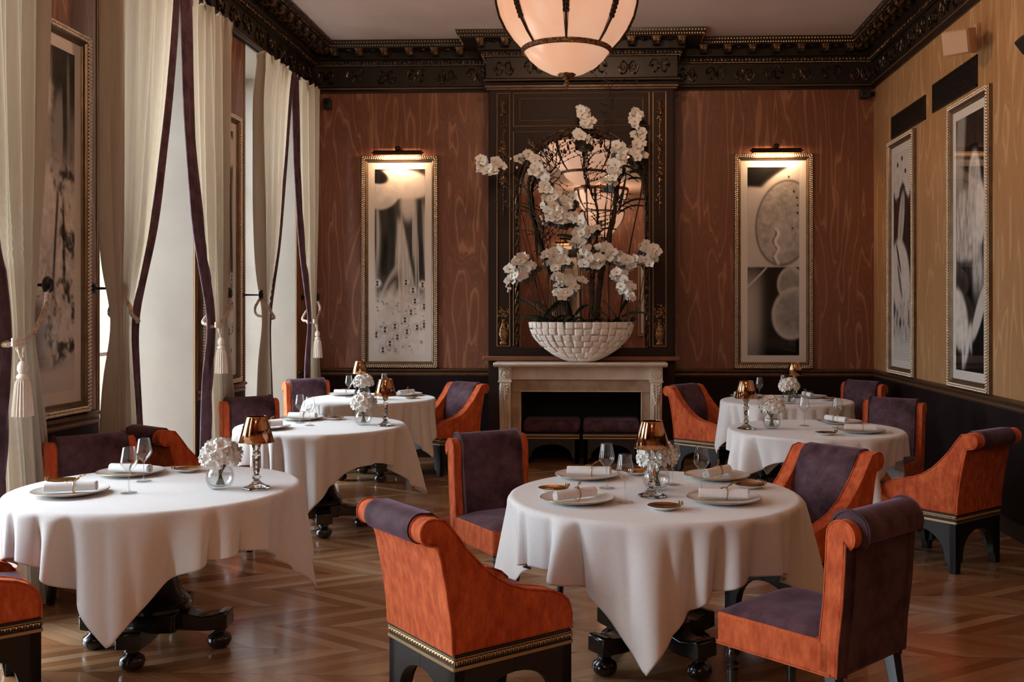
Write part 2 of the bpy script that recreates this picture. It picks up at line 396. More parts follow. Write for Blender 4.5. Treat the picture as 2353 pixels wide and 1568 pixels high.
for k, (a, b) in enumerate(piers):          # veneer skin, edge strips and dado of each pier
    q = MB().box(XL - 0.006, XL, a + 0.03, b - 0.03 if b < YB else b, 0, ZC)
    o = q.build('veneer', 'panel_red', wl, smooth=0)
    q = MB()
    for y in (a, b):
        if y in (YF, YB): continue
        s_ = 1 if y == a else -1
        q.box(XL - 0.004, XL + 0.006, min(y, y + s_ * 0.012), max(y, y + s_ * 0.012), 0, NT)
        q.box(XL - 0.004, XL + 0.006, min(y + s_ * 0.022, y + s_ * 0.03), max(y + s_ * 0.022, y + s_ * 0.03), 0, NT)
    if q.v: q.build('edge_strip', 'trimgold', wl, smooth=0)
    q = MB()
    for y in (a, b):
        if y in (YF, YB): continue
        s_ = 1 if y == a else -1
        q.box(XL - 0.005, XL + 0.002, min(y + s_ * 0.012, y + s_ * 0.022), max(y + s_ * 0.012, y + s_ * 0.022), 0, NT)
    if q.v: q.build('edge_groove', 'iron', wl, smooth=0)
# chimney breast with the firebox recess
FX0, FX1, FZ = -0.884, 0.375, 0.74
mb = MB().box(BX0, FX0, BY, YB, 0, 3.92).box(FX1, BX1, BY, YB, 0, 3.92).box(FX0, FX1, BY, YB, FZ, 3.92)
struct('wall_chimney', mb, 'panelbrown', smooth=0)
struct('trim_firebox', MB().box(FX0, FX1, YB - 0.012, YB - 0.002, 0, FZ).box(FX0, FX0 + .01, BY, YB - .012, 0, FZ).box(FX1 - .01, FX1, BY, YB - .012, 0, FZ)
       .box(FX0, FX1, BY, YB - .012, FZ - .01, FZ), 'soot', smooth=0)

PATH = [(XL, YF), (XL, YB), (BX0, YB), (BX0, BY), (BX1, BY), (BX1, YB), (XR, YB), (XR, YF)]
def mitre(i, d):
    """inward offset of path point i by d"""
    p = Vector(PATH[i]); ns = []
    for a, b in ((i - 1, i), (i, i + 1)):
        if a < 0 or b >= len(PATH): continue
        t = (Vector(PATH[b]) - Vector(PATH[a])).normalized(); ns.append(Vector((t.y, -t.x)))
    if len(ns) == 1: return p + ns[0] * d
    s_ = ns[0] + ns[1]
    return p + s_ * (d / (1 + ns[0].dot(ns[1])))
def sweep(prof, i0, i1):
    mb = MB(); n = len(prof); vs = []
    for i in range(i0, i1 + 1):
        for (d, z) in prof:
            q = mitre(i, d); vs.append((q.x, q.y, z))
    fs = []
    for k in range(i1 - i0):
        for j in range(n):
            j2 = (j + 1) % n
            fs.append((k * n + j, (k + 1) * n + j, (k + 1) * n + j2, k * n + j2))
    fs += [tuple(range(n)), tuple(reversed(range((i1 - i0) * n, (i1 - i0 + 1) * n)))]
    return mb.add(vs, fs)
CP = [(0, 3.895), (.02, 3.895), (.024, 3.91), (.045, 3.925), (.04, 3.95), (.022, 3.96), (.022, 4.17), (.045, 4.175), (.065, 4.225), (.10, 4.235), (.10, 4.315),
      (.255, 4.318), (.262, 4.335), (.285, 4.345), (.30, 4.385), (.30, 4.389), (0, 4.389)]
runs = {'left': (0, 1), 'back': (1, 6), 'right': (6, 7)}
corn = {}
for nm, (a, b) in runs.items():
    corn[nm] = struct('trim_cornice_' + nm, sweep(CP, a, b), 'cornice', smooth=30)
def seg_frames():
    """yield (run name, start, direction, inward normal, length, d-shrink at both ends) per straight wall piece"""
    for i in range(len(PATH) - 1):
        a, b = Vector(PATH[i]), Vector(PATH[i + 1]); t = (b - a); L = t.length; t.normalize()
        yield ('left' if i == 0 else 'right' if i == 6 else 'back'), i, a, t, Vector((t.y, -t.x)), L
def span(i, d):
    a, b = mitre(i, d), mitre(i + 1, d); return a, b
# gilt lines, beading, egg band, frieze scrolls and modillions
br = None
for nm, i, a, t, nn, L in seg_frames():
    if nm == 'left' or nm == 'right': lo, hi = 0.0, L
    if L < 0.5:  # short returns of the chimney breast carry only the lines
        pass
    beads = MB(); eggs = MB(); scr = MB(); line = MB()
    for (d, z, r, st) in ((.272, 4.338, .010, .026), (.062, 4.205, .013, .036), (.050, 4.178, .006, .016), (.292, 4.368, .009, .03)):
        p0, p1 = span(i, d); n_ = max(1, int((p1 - p0).length / st))
        if nm in ('left', 'right') and st < .02: continue
        for k in range(n_):
            q = p0.lerp(p1, (k + .5) / n_)
            if nm in ('left', 'right') and q.y < 4: continue
            (eggs if r > .012 else beads).ball((q.x, q.y, z), r, 5, 4, sz=1.5 if r > .012 else 1)
    p0, p1 = span(i, .046)
    line.tube([(p0.x, p0.y, 3.935), (p1.x, p1.y, 3.935)], .006, 6)
    line.build('gilt_line', 'trimgold', corn[nm])
    if L > 0.5:
        n_ = max(2, int(L / .30)); stp = L / n_
        for k in range(n_):
            c = a + t * (stp * (k + .5)) + nn * .026
            if nm in ('left', 'right') and c.y < 4.5: continue
            for sgn in (1, -1):
                pts = []
                for q in range(20):
                    th = q / 19 * 3.6 * PI; r = .082 * (1 - q / 22)
                    off = -.01 * sgn + r * math.cos(th) * sgn * .62 + sgn * .06
                    p = c + t * off
                    pts.append((p.x + nn.x * .004, p.y + nn.y * .004, 4.065 + r * math.sin(th) * (1 if (k % 2) else -1)))
                scr.tube(pts, [.011 * (1 - q / 26) for q in range(20)], 5)
                for q in (2, 5, 8, 11):
                    scr.ball(pts[q], .017, 5, 4, sz=.8)
            scr.ball((c.x, c.y, 4.065), .020, 6, 5)
    if beads.v: beads.build('beading', 'band' if nm == 'back' else 'carved', corn[nm])
    if eggs.v: eggs.build('egg_moulding', 'carved', corn[nm])
    if scr.v: scr.build('frieze_scrollwork', 'darkcarve', corn[nm])
    if L > .5:
        p0, p1 = span(i, .18); LL = (p1 - p0).length; n_ = int(LL / .235)
        ang = math.atan2(t.y, t.x)
        for k in range(n_):
            q = p0.lerp(p1, (k + .5) / n_)
            if q.y < 4.3: continue
            if br is None:
                bm = MB(); bm.prism([(-.08, 4.315), (-.08, 4.27), (-.05, 4.245), (0.0, 4.25), (.05, 4.262), (.075, 4.285), (.08, 4.315)], -.035, .035, 'x')
                bm.box(-.045, .045, -.085, .085, 4.296, 4.316)
                for yy in (.0, .028, .055):
                    for xx in (-.02, 0, .02): bm.ball((xx, -.02 - yy, 4.262 + yy * .3), .010, 5, 4)
                bm2 = MB(); br = bm.build('modillion', 'carved', corn[nm]); w = br
            else:
                w = br.copy(); C.objects.link(w); w.parent = corn[nm]
            w.location = (q.x, q.y, 0); w.rotation_euler = (0, 0, math.atan2(nn.y, nn.x) + PI / 2)
    if L > .5:
        ro = MB(); p0, p1 = span(i, .18); n_ = int((p1 - p0).length / .235)
        for k in range(1, n_):
            q = p0.lerp(p1, k / n_)
            if q.y < 4.3: continue
            ro.ball((q.x, q.y, 4.312), .030, 8, 4, sz=.4)
        ro.build('soffit_rosettes', 'carved', corn[nm])

RP = [(0, .868), (.012, .868), (.018, .885), (.012, .90), (.02, .915), (.034, .925), (.034, .938), (.02, .945), (0, .95)]
def short_rail(name, path_pts, nrm_path):
    pass
def box_rail(name, x0, y0, x1, y1, nx, ny):
    mb = MB(); vs = []
    for (x, y) in ((x0, y0), (x1, y1)):
        for d, z in RP: vs.append((x + nx * d, y + ny * d, z))
    n = len(RP); fs = [(j, n + j, n + (j + 1) % n, (j + 1) % n) for j in range(n)] + [tuple(range(n)), tuple(reversed(range(n, 2 * n)))]
    mb.add(vs, fs); o = struct(name, mb, 'railwood', smooth=30)
    ln = MB().tube([(x0 + nx * .019, y0 + ny * .019, .886), (x1 + nx * .019, y1 + ny * .019, .886)], .0045, 6)
    ln.build('gilt_line', 'trimgold', o); return o
def box_dado(name, x0, x1, y0, y1):
    struct(name, MB().box(x0, x1, y0, y1, 0.10, .872), 'wainscot', smooth=0)
def box_base(name, x0, x1, y0, y1):
    struct(name, MB().box(x0, x1, y0, y1, 0, .12), 'ebony', smooth=0, bevel=.004)
box_rail('trim_rail_back_left', XL, YB, BX0, YB, 0, -1); box_rail('trim_rail_back_right', BX1, YB, XR, YB, 0, -1)
box_rail('trim_rail_right', XR, YB, XR, YF, -1, 0)
box_dado('trim_dado_back_left', XL, BX0, YB - .012, YB); box_dado('trim_dado_back_right', BX1, XR, YB - .012, YB)
box_dado('trim_dado_right', XR - .012, XR, YF, YB - .012)
box_base('baseboard_back_left', XL, BX0, YB - .03, YB); box_base('baseboard_back_right', BX1, XR, YB - .03, YB)
box_base('baseboard_right', XR - .03, XR, YF, YB - .03)
for k, (a, b) in enumerate(piers):
    box_rail('trim_rail_left', XL, a + .03, XL, b - .03, 1, 0)
    box_dado('trim_dado_left', XL, XL + .010, a + .03, b - .03)
    box_base('baseboard_left', XL, XL + .028, a + .03, b - .03)
# windows at the bottom of the niches
for k, (a, b) in enumerate(WIN):
    fr = MB(); y0, y1 = a + .002, b - .002; c = (a + b) / 2
    for (p, q) in ((y0, y0 + .07), (c - .045, c + .045), (y1 - .07, y1)): fr.box(XG - .03, XG + .03, p, q, 0.0, NT - .002)
    for z in (0.0, .42, 1.22, 2.02, 2.82, NT - .09): fr.box(XG - .024, XG + .024, y0, y1, z, z + (.11 if z in (0.0, NT - .09) else .03))
    w = struct('window_%d' % (k + 1), fr, 'winframe', smooth=0, bevel=.004)
    MB().box(XG - .004, XG + .004, y0 + .06, y1 - .06, .1, NT - .06).build('glass_pane', 'window', w, smooth=0)

# ------------------------------------------------------------------ overmantel, mirror, fireplace
def rect_line(mb, x0, x1, z0, z1, y, r=.006):
    for p, q in (((x0, z0), (x1, z0)), ((x1, z0), (x1, z1)), ((x1, z1), (x0, z1)), ((x0, z1), (x0, z0))):
        mb.tube([(p[0], y, p[1]), (q[0], y, q[1])], r, 6)
om = thing('overmantel', 'tall dark brown overmantel panelling with gilt lines rising above the fireplace', 'panelling', (0, 0, 0))
MXc, MR, MZ0, MZs = -.254, .638, 1.185, 2.76
arch = [(MXc - MR, MZ0)] + [(MXc - MR * math.cos(q * PI / 28), MZs + MR * math.sin(q * PI / 28)) for q in range(29)] + [(MXc + MR, MZ0)]
pb = MB()   # board with the arched opening, built as strips
yb0, yb1 = BY - .035, BY - .001
pb.box(-1.20, MXc - MR - .05, yb0, yb1, 1.10, 3.86); pb.box(MXc + MR + .05, .68, yb0, yb1, 1.10, 3.86)
pb.box(MXc - MR - .05, MXc + MR + .05, yb0, yb1, 3.44, 3.86); pb.box(MXc - MR - .05, MXc + MR + .05, yb0, yb1, 1.10, MZ0)
top = 3.44; sp = []
for q in range(28):
    p0, p1 = arch[1 + q], arch[2 + q]
    pb.prism([(p0[0], p0[1]), (p1[0], p1[1]), (p1[0], top), (p0[0], top)], yb0, yb1, 'y')
pb.box(MXc - MR - .05, MXc - MR, yb0, yb1, MZ0, top); pb.box(MXc + MR, MXc + MR + .05, yb0, yb1, MZ0, top)
pb.build('panel_board', 'panelbrown', om, smooth=0)
q = MB().box(-1.235, .715, BY - .055, BY - .001, 3.83, 3.85).box(-1.25, .73, BY - .075, BY - .001, 3.85, 3.875); q.build('top_moulding', 'railwood', om, smooth=0, bevel=.003)
q = MB()
rect_line(q, -1.125, -.995, 1.20, 3.80, yb0 - .004); rect_line(q, .475, .605, 1.20, 3.80, yb0 - .004)
rect_line(q, -.955, .435, 3.46, 3.80, yb0 - .004); rect_line(q, -.89, .37, 3.52, 3.74, yb0 - .002, .003)
q.tube([(-.955, yb0 - .004, 1.20), (-.955, yb0 - .004, 3.40), (.435, yb0 - .004, 3.40), (.435, yb0 - .004, 1.20)], .007, 6)
q.build('gilt_mouldings', 'trimgold', om)
def drop_ornament(xc, seed):
    rnd = random.Random(seed); mb = MB(); y = yb0 - .008
    mb.tube([(xc, y, 2.62), (xc, y, 3.72)], .005, 6)
    for k in range(7):   # ribbon and trophy top
        a = k / 7 * 2 * PI; mb.tube([(xc, y, 3.69), (xc + .022 * math.cos(a), y - .006, 3.69 + .03 * math.sin(a)), (xc + .03 * math.cos(a + .6), y, 3.69 + .034 * math.sin(a + .6))], .004, 5)
    for zc in (3.62, 3.22, 2.92): # sheaf, lyre, roundel
        for k in range(9):
            a = rnd.uniform(0, 2 * PI); L = rnd.uniform(.03, .055)
            mb.tube([(xc, y, zc), (xc + L * .5 * math.cos(a + .4), y - .012, zc + L * math.sin(a + .4)), (xc + L * math.cos(a), y, zc + 1.2 * L * math.sin(a))], [.009, .008, .003], 5)
        mb.ball((xc, y, zc), .022, 8, 6, sy=.5)
    for k in range(34):
        z = rnd.uniform(2.66, 3.55); x = xc + rnd.gauss(0, .018); mb.ball((x, y - .002, z), rnd.uniform(.007, .014), 5, 4, sy=.6, sz=1.3)
    mb.tube([(xc, y, 2.62), (xc, y, 2.52)], [.007, .001], 5)
    return mb
def urn_ornament(xc):
    mb = MB(); y = yb0 - .006
    mb.lathe([(.035, 1.215), (.038, 1.235), (.022, 1.25), (.04, 1.28), (.047, 1.32), (.04, 1.37), (.02, 1.42), (.014, 1.46), (.022, 1.475)], 14, T=tr_(xc, y, 0), sy=.35)
    rnd = random.Random(int(xc * 100))
    for k in range(46):
        a = rnd.uniform(.15, PI - .15); L = rnd.uniform(.03, .15)
        x, z = xc + .45 * L * math.cos(a) * 1.05, 1.48 + L * math.sin(a)
        mb.ball((x, y, z), .009, 5, 4, sy=.6, sz=1.5)
    for s_ in (-1, 1): mb.tube([(xc + s_ * .03, y, 1.45), (xc + s_ * .05, y, 1.42), (xc + s_ * .045, y, 1.36)], .005, 5)
    return mb
for xc, sd in ((-1.06, 3), (.54, 5)):
    drop_ornament(xc, sd).build('gilt_drop_carving', 'brass', om); urn_ornament(xc).build('gilt_urn_carving', 'brass', om)
mi = thing('arched_mirror', 'tall arched mirror with twisted rope frame above the fireplace behind the orchids', 'mirror', (0, 0, 0))
gl = MB(); ap = arch
gl.prism(ap, BY - .012, BY - .004, 'y'); gl.build('mirror_glass', 'mirror', mi, smooth=0)
for sx_ in (-1, 1):
    rp = MB()
    xr = MXc + sx_ * (MR + .025)
    for ph in (0, PI):
        rp.tube([(xr + .012 * math.cos(k * .55 + ph), yb0 - .014 + .012 * math.sin(k * .55 + ph), MZ0 + k * .02) for k in range(int((MZs - MZ0) / .02) + 1)], .013, 6)
    rp.build('rope_moulding', 'darkcarve', mi)
q = MB(); q.tube([(x, yb0 - .006, z) for x, z in arch[1:-1]], .014, 8)
q.tube([(MXc + (x - MXc) * 1.07, yb0 - .006, MZs + (z - MZs) * 1.07) for x, z in arch[1:-1]], .006, 6)
q.build('arch_moulding', 'carved', mi)
for sx_ in (-1, 1): MB().tube([(MXc + sx_ * MR, yb0 - .004, MZ0), (MXc + sx_ * MR, yb0 - .004, MZs)], .007, 6).build('inner_gilt_line', 'trimgold', mi)
q = MB(); rnd = random.Random(11)
for s_ in (-1, 1):
    q = MB()          # gilt sprays in the spandrels and hanging garland on the arch
    for k in range(26):
        a = rnd.uniform(-.5, 1.9); L = rnd.uniform(.02, .13); q.ball((MXc + s_ * (.53 - L * .5 * math.cos(a)), yb0 - .006, 3.20 + L * math.sin(a)), .011, 5, 4, sy=.6)
    q.tube([(MXc + s_ * .55, yb0 - .006, 3.30), (MXc + s_ * .47, yb0 - .01, 3.22), (MXc + s_ * .36, yb0 - .006, 3.25)], .007, 5)
    q.build('spandrel_spray', 'brass', mi)
q = MB()
for k in range(90):
    s_ = rnd.choice((-1, 1)); u_ = rnd.random() ** 1.3; x = MXc + s_ * u_ * .42; zt = MZs + math.sqrt(max(0, MR ** 2 - (u_ * .42) ** 2))
    q.ball((x, yb0 - .012, zt - rnd.random() * (.06 + .12 * (1 - abs(u_ - .5) * 2)) * rnd.random() * 2), rnd.uniform(.009, .016), 5, 4, sy=.6)
q.build('gilt_garland', 'darkcarve', mi)
tag(MB().box(-1.265, .745, BY - .11, BY - .001, 1.052, 1.098).build('ledge_board', 'ledgewood', bevel=.008, smooth=30),
    'narrow reddish brown wooden ledge running below the overmantel', 'ledge')

fp = thing('fireplace_mantel', 'cream marble fireplace surround with carved corner blocks beneath the orchid bowl', 'fireplace', (-.262, 10.0, 0))
FY = .02    # local y of the face; local frame: x from centre, y into the wall
def fpb(name, mb, mat='marble', **k): return mb.build(name, mat, fp, **k)
fpb('mantel_shelf', MB().prism([(-.14, 1.045), (-.145, 1.03), (-.13, 1.012), (-.085, 1.0), (.245, 1.0), (.245, 1.045)], -.865, .865, 'x'), bevel=.004, smooth=30)
fpb('frieze_block', MB().box(-.70, .70, .02, .245, .868, 1.0), bevel=.003, smooth=0)
fpb('inner_lintel', MB().box(-.70, .70, .055, .245, .742, .868), 'marblebrown', bevel=.003, smooth=0)
for s_ in (-1, 1):
    xx = s_ * .655
    fpb('inner_jamb', MB().box(xx - .045, xx + .045, .075, .245, 0, .742), 'marblebrown', bevel=.003, smooth=0)
    xc = s_ * .757
    cb = fpb('corner_block', MB().box(xc - .064, xc + .064, -.035, .245, .862, 1.0).box(xc - .070, xc + .070, -.045, .245, .845, .862), bevel=.003, smooth=0)
    q = MB(); T_ = tr_(xc, -.036, .932) @ Matrix.Rotation(PI / 2, 4, 'X')
    q.lathe([(.052, 0), (.052, .008), (.046, .012), (.040, .006), (.036, .004), (.02, .008), (.0, .012)], 28, T=T_)
    rr = random.Random(5)
    for k in range(16): q.ball((xc + rr.gauss(0, .014), -.046, .932 + rr.gauss(0, .014)), .009, 5, 4)
    q.build('carved_roundel', 'marble', cb)
    prof = [(-.025, .845), (-.055, .80), (-.062, .72), (-.05, .62), (-.025, .5), (-.005, .36), (.0, .16), (-.02, .13), (-.02, 0), (.245, 0), (.245, .845)]
    q = MB(); q.prism(prof, xc - .056, xc + .056, 'x')
    col = fpb('console_pilaster', q, bevel=.004, smooth=30)
    q = MB()
    for dx in (-.028, 0, .028):
        q.tube([(xc + dx, -.057, .62), (xc + dx, -.03, .5), (xc + dx, -.010, .36), (xc + dx, -.004, .17)], .009, 6)
    for k in range(7):
        for s2 in (-1, 1):
            z = .83 - k * .030; x = xc + s2 * (.046 - .0008 * k * k)
            q.tube([(xc + s2 * .008, -.062 if k else -.05, z - .02), (x - s2 * .012, -.078, z), (x, -.066, z - .028)], [.008, .012, .004], 6)
    q.tube([(xc, -.055, .83), (xc, -.076, .72), (xc, -.07, .61)], [.008, .012, .004], 6)
    q.build('carved_acanthus', 'marble', col)
q = MB()
for z in (.745,): q.box(-.61, .61, .05, .06, z, z + .008)
for s_ in (-1, 1): q.box(s_ * .612 - .004, s_ * .612 + .004, .068, .08, 0, .745)
fpb('inner_moulding', q, smooth=0)

# ------------------------------------------------------------------ pictures
def vnoise(x, z, sc, seed=0):
    rs = np.random.RandomState(seed); g = rs.rand(64, 64)
    u, v = (x * sc) % 63, (z * sc) % 63
    i, j = np.floor(u).astype(int), np.floor(v).astype(int); a, b = u - i, v - j
    a, b = a * a * (3 - 2 * a), b * b * (3 - 2 * b)
    return (g[i, j] * (1 - a) * (1 - b) + g[(i + 1) % 64, j] * a * (1 - b) + g[i, (j + 1) % 64] * (1 - a) * b + g[(i + 1) % 64, (j + 1) % 64] * a * b)
def fbm(x, z, sc, seed=0):
    return .5 * vnoise(x, z, sc, seed) + .3 * vnoise(x, z, sc * 2.1, seed + 1) + .2 * vnoise(x, z, sc * 4.3, seed + 2)
def sm(x, e=.02): return 1 / (1 + np.exp(-np.clip(x / e, -40, 40)))
def ell(x, z, cx, cz, a, b, rot=0, e=.04):
    c, s = math.cos(rot), math.sin(rot); u, v = (x - cx) * c + (z - cz) * s, -(x - cx) * s + (z - cz) * c
    d = np.sqrt((u / a) ** 2 + (v / b) ** 2); return sm(1 - d, e), d
# coordinates: x 0..1 over the width, z 0..3.45 from the top (square units)
def art_veil(x, z):
    g = .03 + .05 * vnoise(x, z * .2, 14, 1)
    st = vnoise(x, z * .05, 17, 4); g = g + .5 * sm(st - .72, .05) * sm(z - .7, .1)
    m, d = ell(x, z, .55, .28, .62, .27, .1); g = g * (1 - m) + m * (.62 + .25 * fbm(x, z, 6, 3))
    m, d = ell(x, z, .2, .5, .32, .22, -.5); g = g * (1 - m) + m * (.55 + .3 * fbm(x, z, 9, 5))
    m, d = ell(x, z, .0, .12, .28, .14, .3); g = g * (1 - m) + m * .03
    m, d = ell(x, z, .66, .65, .15, .30, 0, .12); g = g * (1 - m * .8) + m * .6
    w = .06 + .12 * np.clip(z - 1.0, 0, 2.3); cx = .50 + .08 * (z - 1)
    m = sm(w - np.abs(x - cx), .01) * sm(z - .95, .04) * sm(2.9 - z, .2); g = g * (1 - m) + m * (.35 + .45 * vnoise(x * 1.5, z * .12, 22, 8))
    m, d = ell(x, z, .30, 2.35, .17, .62, .38, .05); g = g * (1 - m) + m * (.10 + .75 * np.abs(d - .55) * 1.6)
    m = sm(z - 2.30 - .5 * (1 - x) * 0 - .35 * (fbm(x, z, 5, 9) - .5), .06); g = g * (1 - m) + m * (.55 + .35 * fbm(x, z, 7, 10))
    rs = random.Random(4); pts = []
    for k in range(9): pts.append((.62 + .06 * math.sin(k * 2), 2.12 + k * .11 if k < 4 else 2.5, 0))
    pts = [(.05, 2.12), (.62, 2.10), (.76, 2.25), (.80, 2.45), (.72, 2.66), (.60, 2.80), (.40, 2.92), (.20, 2.98), (.03, 3.08), (.64, 3.02), (.84, 2.94), (.45, 3.12), (.30, 3.24), (.16, 3.36), (.95, 2.15), (.98, 2.55), (.98, 2.9)]
    for (cx, cz) in pts:
        m, d = ell(x, z, cx, cz, .085, .085, 0, .08); g = g * (1 - m) + m * (.82 - .35 * sm(d - .75, .05))
        for dz in (-.025, .03):
            m, d = ell(x, z, cx, cz + dz, .026, .024, 0, .12); g = g * (1 - m) + m * .02
    for k in range(40):
        cx, cz = rs.random(), rs.uniform(2.4, 3.4); m, d = ell(x, z, cx, cz, .012 + .014 * rs.random(), .012, 0, .2); g = g * (1 - m * .8)
    for x0 in (.48, .87):
        m = sm(.006 - np.abs(x - x0 - .02 * (z - 2)), .003) * sm(z - 1.3, .1); g = g * (1 - m) + m * .95
    return g
def art_seed(x, z):
    g = .55 + .10 * fbm(x, z, 3, 2) + x * 0
    m = sm(.36 + .06 * x - z, .01) * sm(.72 - x - .8 * (z - .1), .02); g = g * (1 - m) + m * .03
    m, d = ell(x, z, .62, .22, .10, .42, 1.0, .1); g = g * (1 - m) + m * .62
    m, d = ell(x, z, .72, 1.02, .56, .80, .18, .015)
    body = .22 + .30 * fbm(x, z, 12, 3) + .10 * vnoise(x, z, 40, 7); body = body * (1 - .85 * sm(d - .955, .01)); g = g * (1 - m) + m * body
    for k, (cx, cz) in enumerate([(.90, .45), (.96, .56), (.97, .70), (.97, .84), (.87, 1.12), (.80, .18)]):
        m, d = ell(x, z, cx, cz, .018, .022, 0, .15); g = g * (1 - m)
    m, d = ell(x, z, .63, 1.30, .20, .36, .12, .06); g = g * (1 - m) + m * (.36 + .25 * fbm(x, z, 10, 5))
    cx = .57 + .03 * np.sin(z * 22); m = sm(.030 - np.abs(x - cx), .006) * sm(z - 1.12, .02) * sm(1.78 - z, .02); g = g * (1 - m) + m * .78
    m = sm(.012 - np.abs(x - cx + .045), .006) * sm(z - 1.12, .02) * sm(1.74 - z, .02) * sm(vnoise(x, z, 30, 9) - .4, .1); g = g * (1 - m)
    dk = sm(z - 1.83, .006) * sm(x - .12 + (z - 1.83) * .45, .01) ; dk = np.maximum(dk, sm(z - 2.3, .2) * sm(x - .22, .03))
    m, d = ell(x, z, .52, 2.0, .0001, .1)
    low = .02 + .45 * sm(.20 - x, .08) * sm(z - 2.1, .15)
    m = np.maximum(dk, sm(z - 1.84, .01)); g = g * (1 - m) + m * np.where(z > 1.84, np.where(x > .18, .02, low), .02)
    g = np.where((z > 1.84), .02 + .42 * sm(.24 - x, .05) * sm(z - 2.0, .15) * (1 - .5 * sm(z - 3.2, .1)), g)
    d0 = np.abs(x - (.36 - .95 * (z - 1.85) ** 1.0 * (1 + .3 * (z - 1.85)))); m = sm(.018 - d0, .004) * sm(z - 1.84, .01) * sm(2.3 - z, .02); g = g * (1 - m) + m * .65
    for (cx, cz, a, b) in ((.82, 2.12, .24, .30), (.88, 2.68, .40, .48)):
        m, d = ell(x, z, cx, cz, a, b, .25, .02); g = g * (1 - m) + m * (.17 + .22 * fbm(x, z, 9, 6) + .32 * d ** 5)
    return g
def art_shoot(x, z):
    g = .02 + x * 0
    m = sm(.55 + .12 * np.sin(x * 9) + .2 * fbm(x, z, 8, 2) - z, .02); g = g * (1 - m) + m * (.55 + .2 * fbm(x, z, 10, 1))
    for (cx, cz) in ((.5, .12), (.25, .2), (.7, .35)):
        m, d = ell(x, z, cx, cz, .05, .04, .4, .1); g = g * (1 - m)
    m, d = ell(x, z, .46, 1.15, .16, .50, .25, .04); g = g * (1 - m) + m * (.42 + .2 * fbm(x, z, 12, 4) - .3 * sm(.02 - np.abs(x - .46 + (z - 1.15) * .22), .004))
    m, d = ell(x, z, .42, 2.1, .52, .68, -.45, .03); g = g * (1 - m) + m * (.52 + .22 * fbm(x, z, 9, 5))
    m, d = ell(x, z, .30, 1.75, .04, .30, -.5, .08); g = g * (1 - m)
    m, d = ell(x, z, .38, 2.15, .05, .34, -.45, .08); g = g * (1 - m * .8)
    m = sm(z - 2.5 - .3 * fbm(x, z, 6, 9) + .2 * x, .05); g = g * (1 - m) + m * (.5 * fbm(x, z * .4, 16, 8) + .25) * sm(vnoise(x, z * .3, 20, 3) - .25, .08)
    m = sm(z - 3.1, .05); g = g * (1 - m) + m * .6
    return g
def art_fish(x, z):
    g = .025 + x * 0
    m = sm(.16 - np.abs(x - .15 + .12 * (z - .5)), .02) * sm(1.0 - z, .05); g = g * (1 - m) + m * .28
    m, d = ell(x, z, .68, .88, .20, .36, 0, .05); g = g * (1 - m) + m * (.15 + .5 * fbm(x, z, 12, 2) + .3 * d ** 4)
    m = sm(.46 - np.abs(x - .5 - .08 * np.sin(z * 3)), .03) * sm(z - 1.0, .05) * sm(2.35 - z, .08)
    g = g * (1 - m) + m * (.12 + .75 * fbm(x * 1.3, z * .35, 16, 3))
    m, d = ell(x, z, .88, 1.35, .16, .42, 0, .05); g = g * (1 - m) + m * (.55 + .3 * fbm(x, z, 9, 6))
    m = sm(z - 1.95, .02) * sm(2.6 - z, .05) * sm(.3 - np.abs(x - .33), .02); g = g * (1 - m * .9)
    m, d = ell(x, z, .10, 2.75, .32, .45, -.5, .05); g = g * (1 - m) + m * (.5 + .35 * fbm(x, z, 10, 7))
    m, d = ell(x, z, .85, 2.65, .12, .45, .6, .05); g = g * (1 - m) + m * .6
    for k in range(5):
        m = sm(.035 - np.abs(x - (.15 + .13 * k + .12 * np.sin((z - 2.8) * 3 + k))), .01) * sm(z - 2.85, .03) * sm(3.4 - .06 * k - z, .03); g = g * (1 - m) + m * .72
    return g
def art_rock(x, z):
    g = .03 + .05 * fbm(x, z, 6, 1)
    m = sm(vnoise(x, z * .08, 15, 5) - .62, .06) * sm(1.6 - z, .1) * sm(z - .15, .1); g = g + m * .25
    w = .10 + .14 * np.clip(z - .3, 0, 1.6) ** .8 + .10 * (fbm(x, z, 7, 3) - .5)
    m = sm(w - np.abs(x - .36 - .05 * np.sin(z * 4)), .02) * sm(z - .25, .04) * sm(2.3 - z, .2); g = g * (1 - m) + m * (.45 + .45 * fbm(x, z, 13, 4))
    m, d = ell(x, z, .44, .95, .15, .30, .1, .08); g = g * (1 - m * .75) + m * .75 * (.2 + .3 * fbm(x, z, 14, 6))
    m = sm(z - 1.2, .1) * sm(fbm(x, z, 8, 8) - .40, .04) * sm(3.3 - z, .1); g = g * (1 - m) + m * (.45 + .4 * fbm(x, z, 15, 9))
    m = sm(.02 - np.abs(x - .62 + .10 * (z - 1.9)), .006) * sm(z - 1.4, .05) * sm(2.5 - z, .1); g = g * (1 - m)
    m = sm(.02 - np.abs(x - .78 - .03 * (z - 1.9)), .006) * sm(z - 1.5, .05) * sm(2.4 - z, .1); g = g * (1 - m)
    m = sm(z - 2.55, .03) * sm(.42 - x, .05); g = g * (1 - m) + m * (.14 + .12 * z / 3.4)
    m = sm(z - 3.25 + .1 * x, .02); g = g * (1 - m) + m * .62
    return g
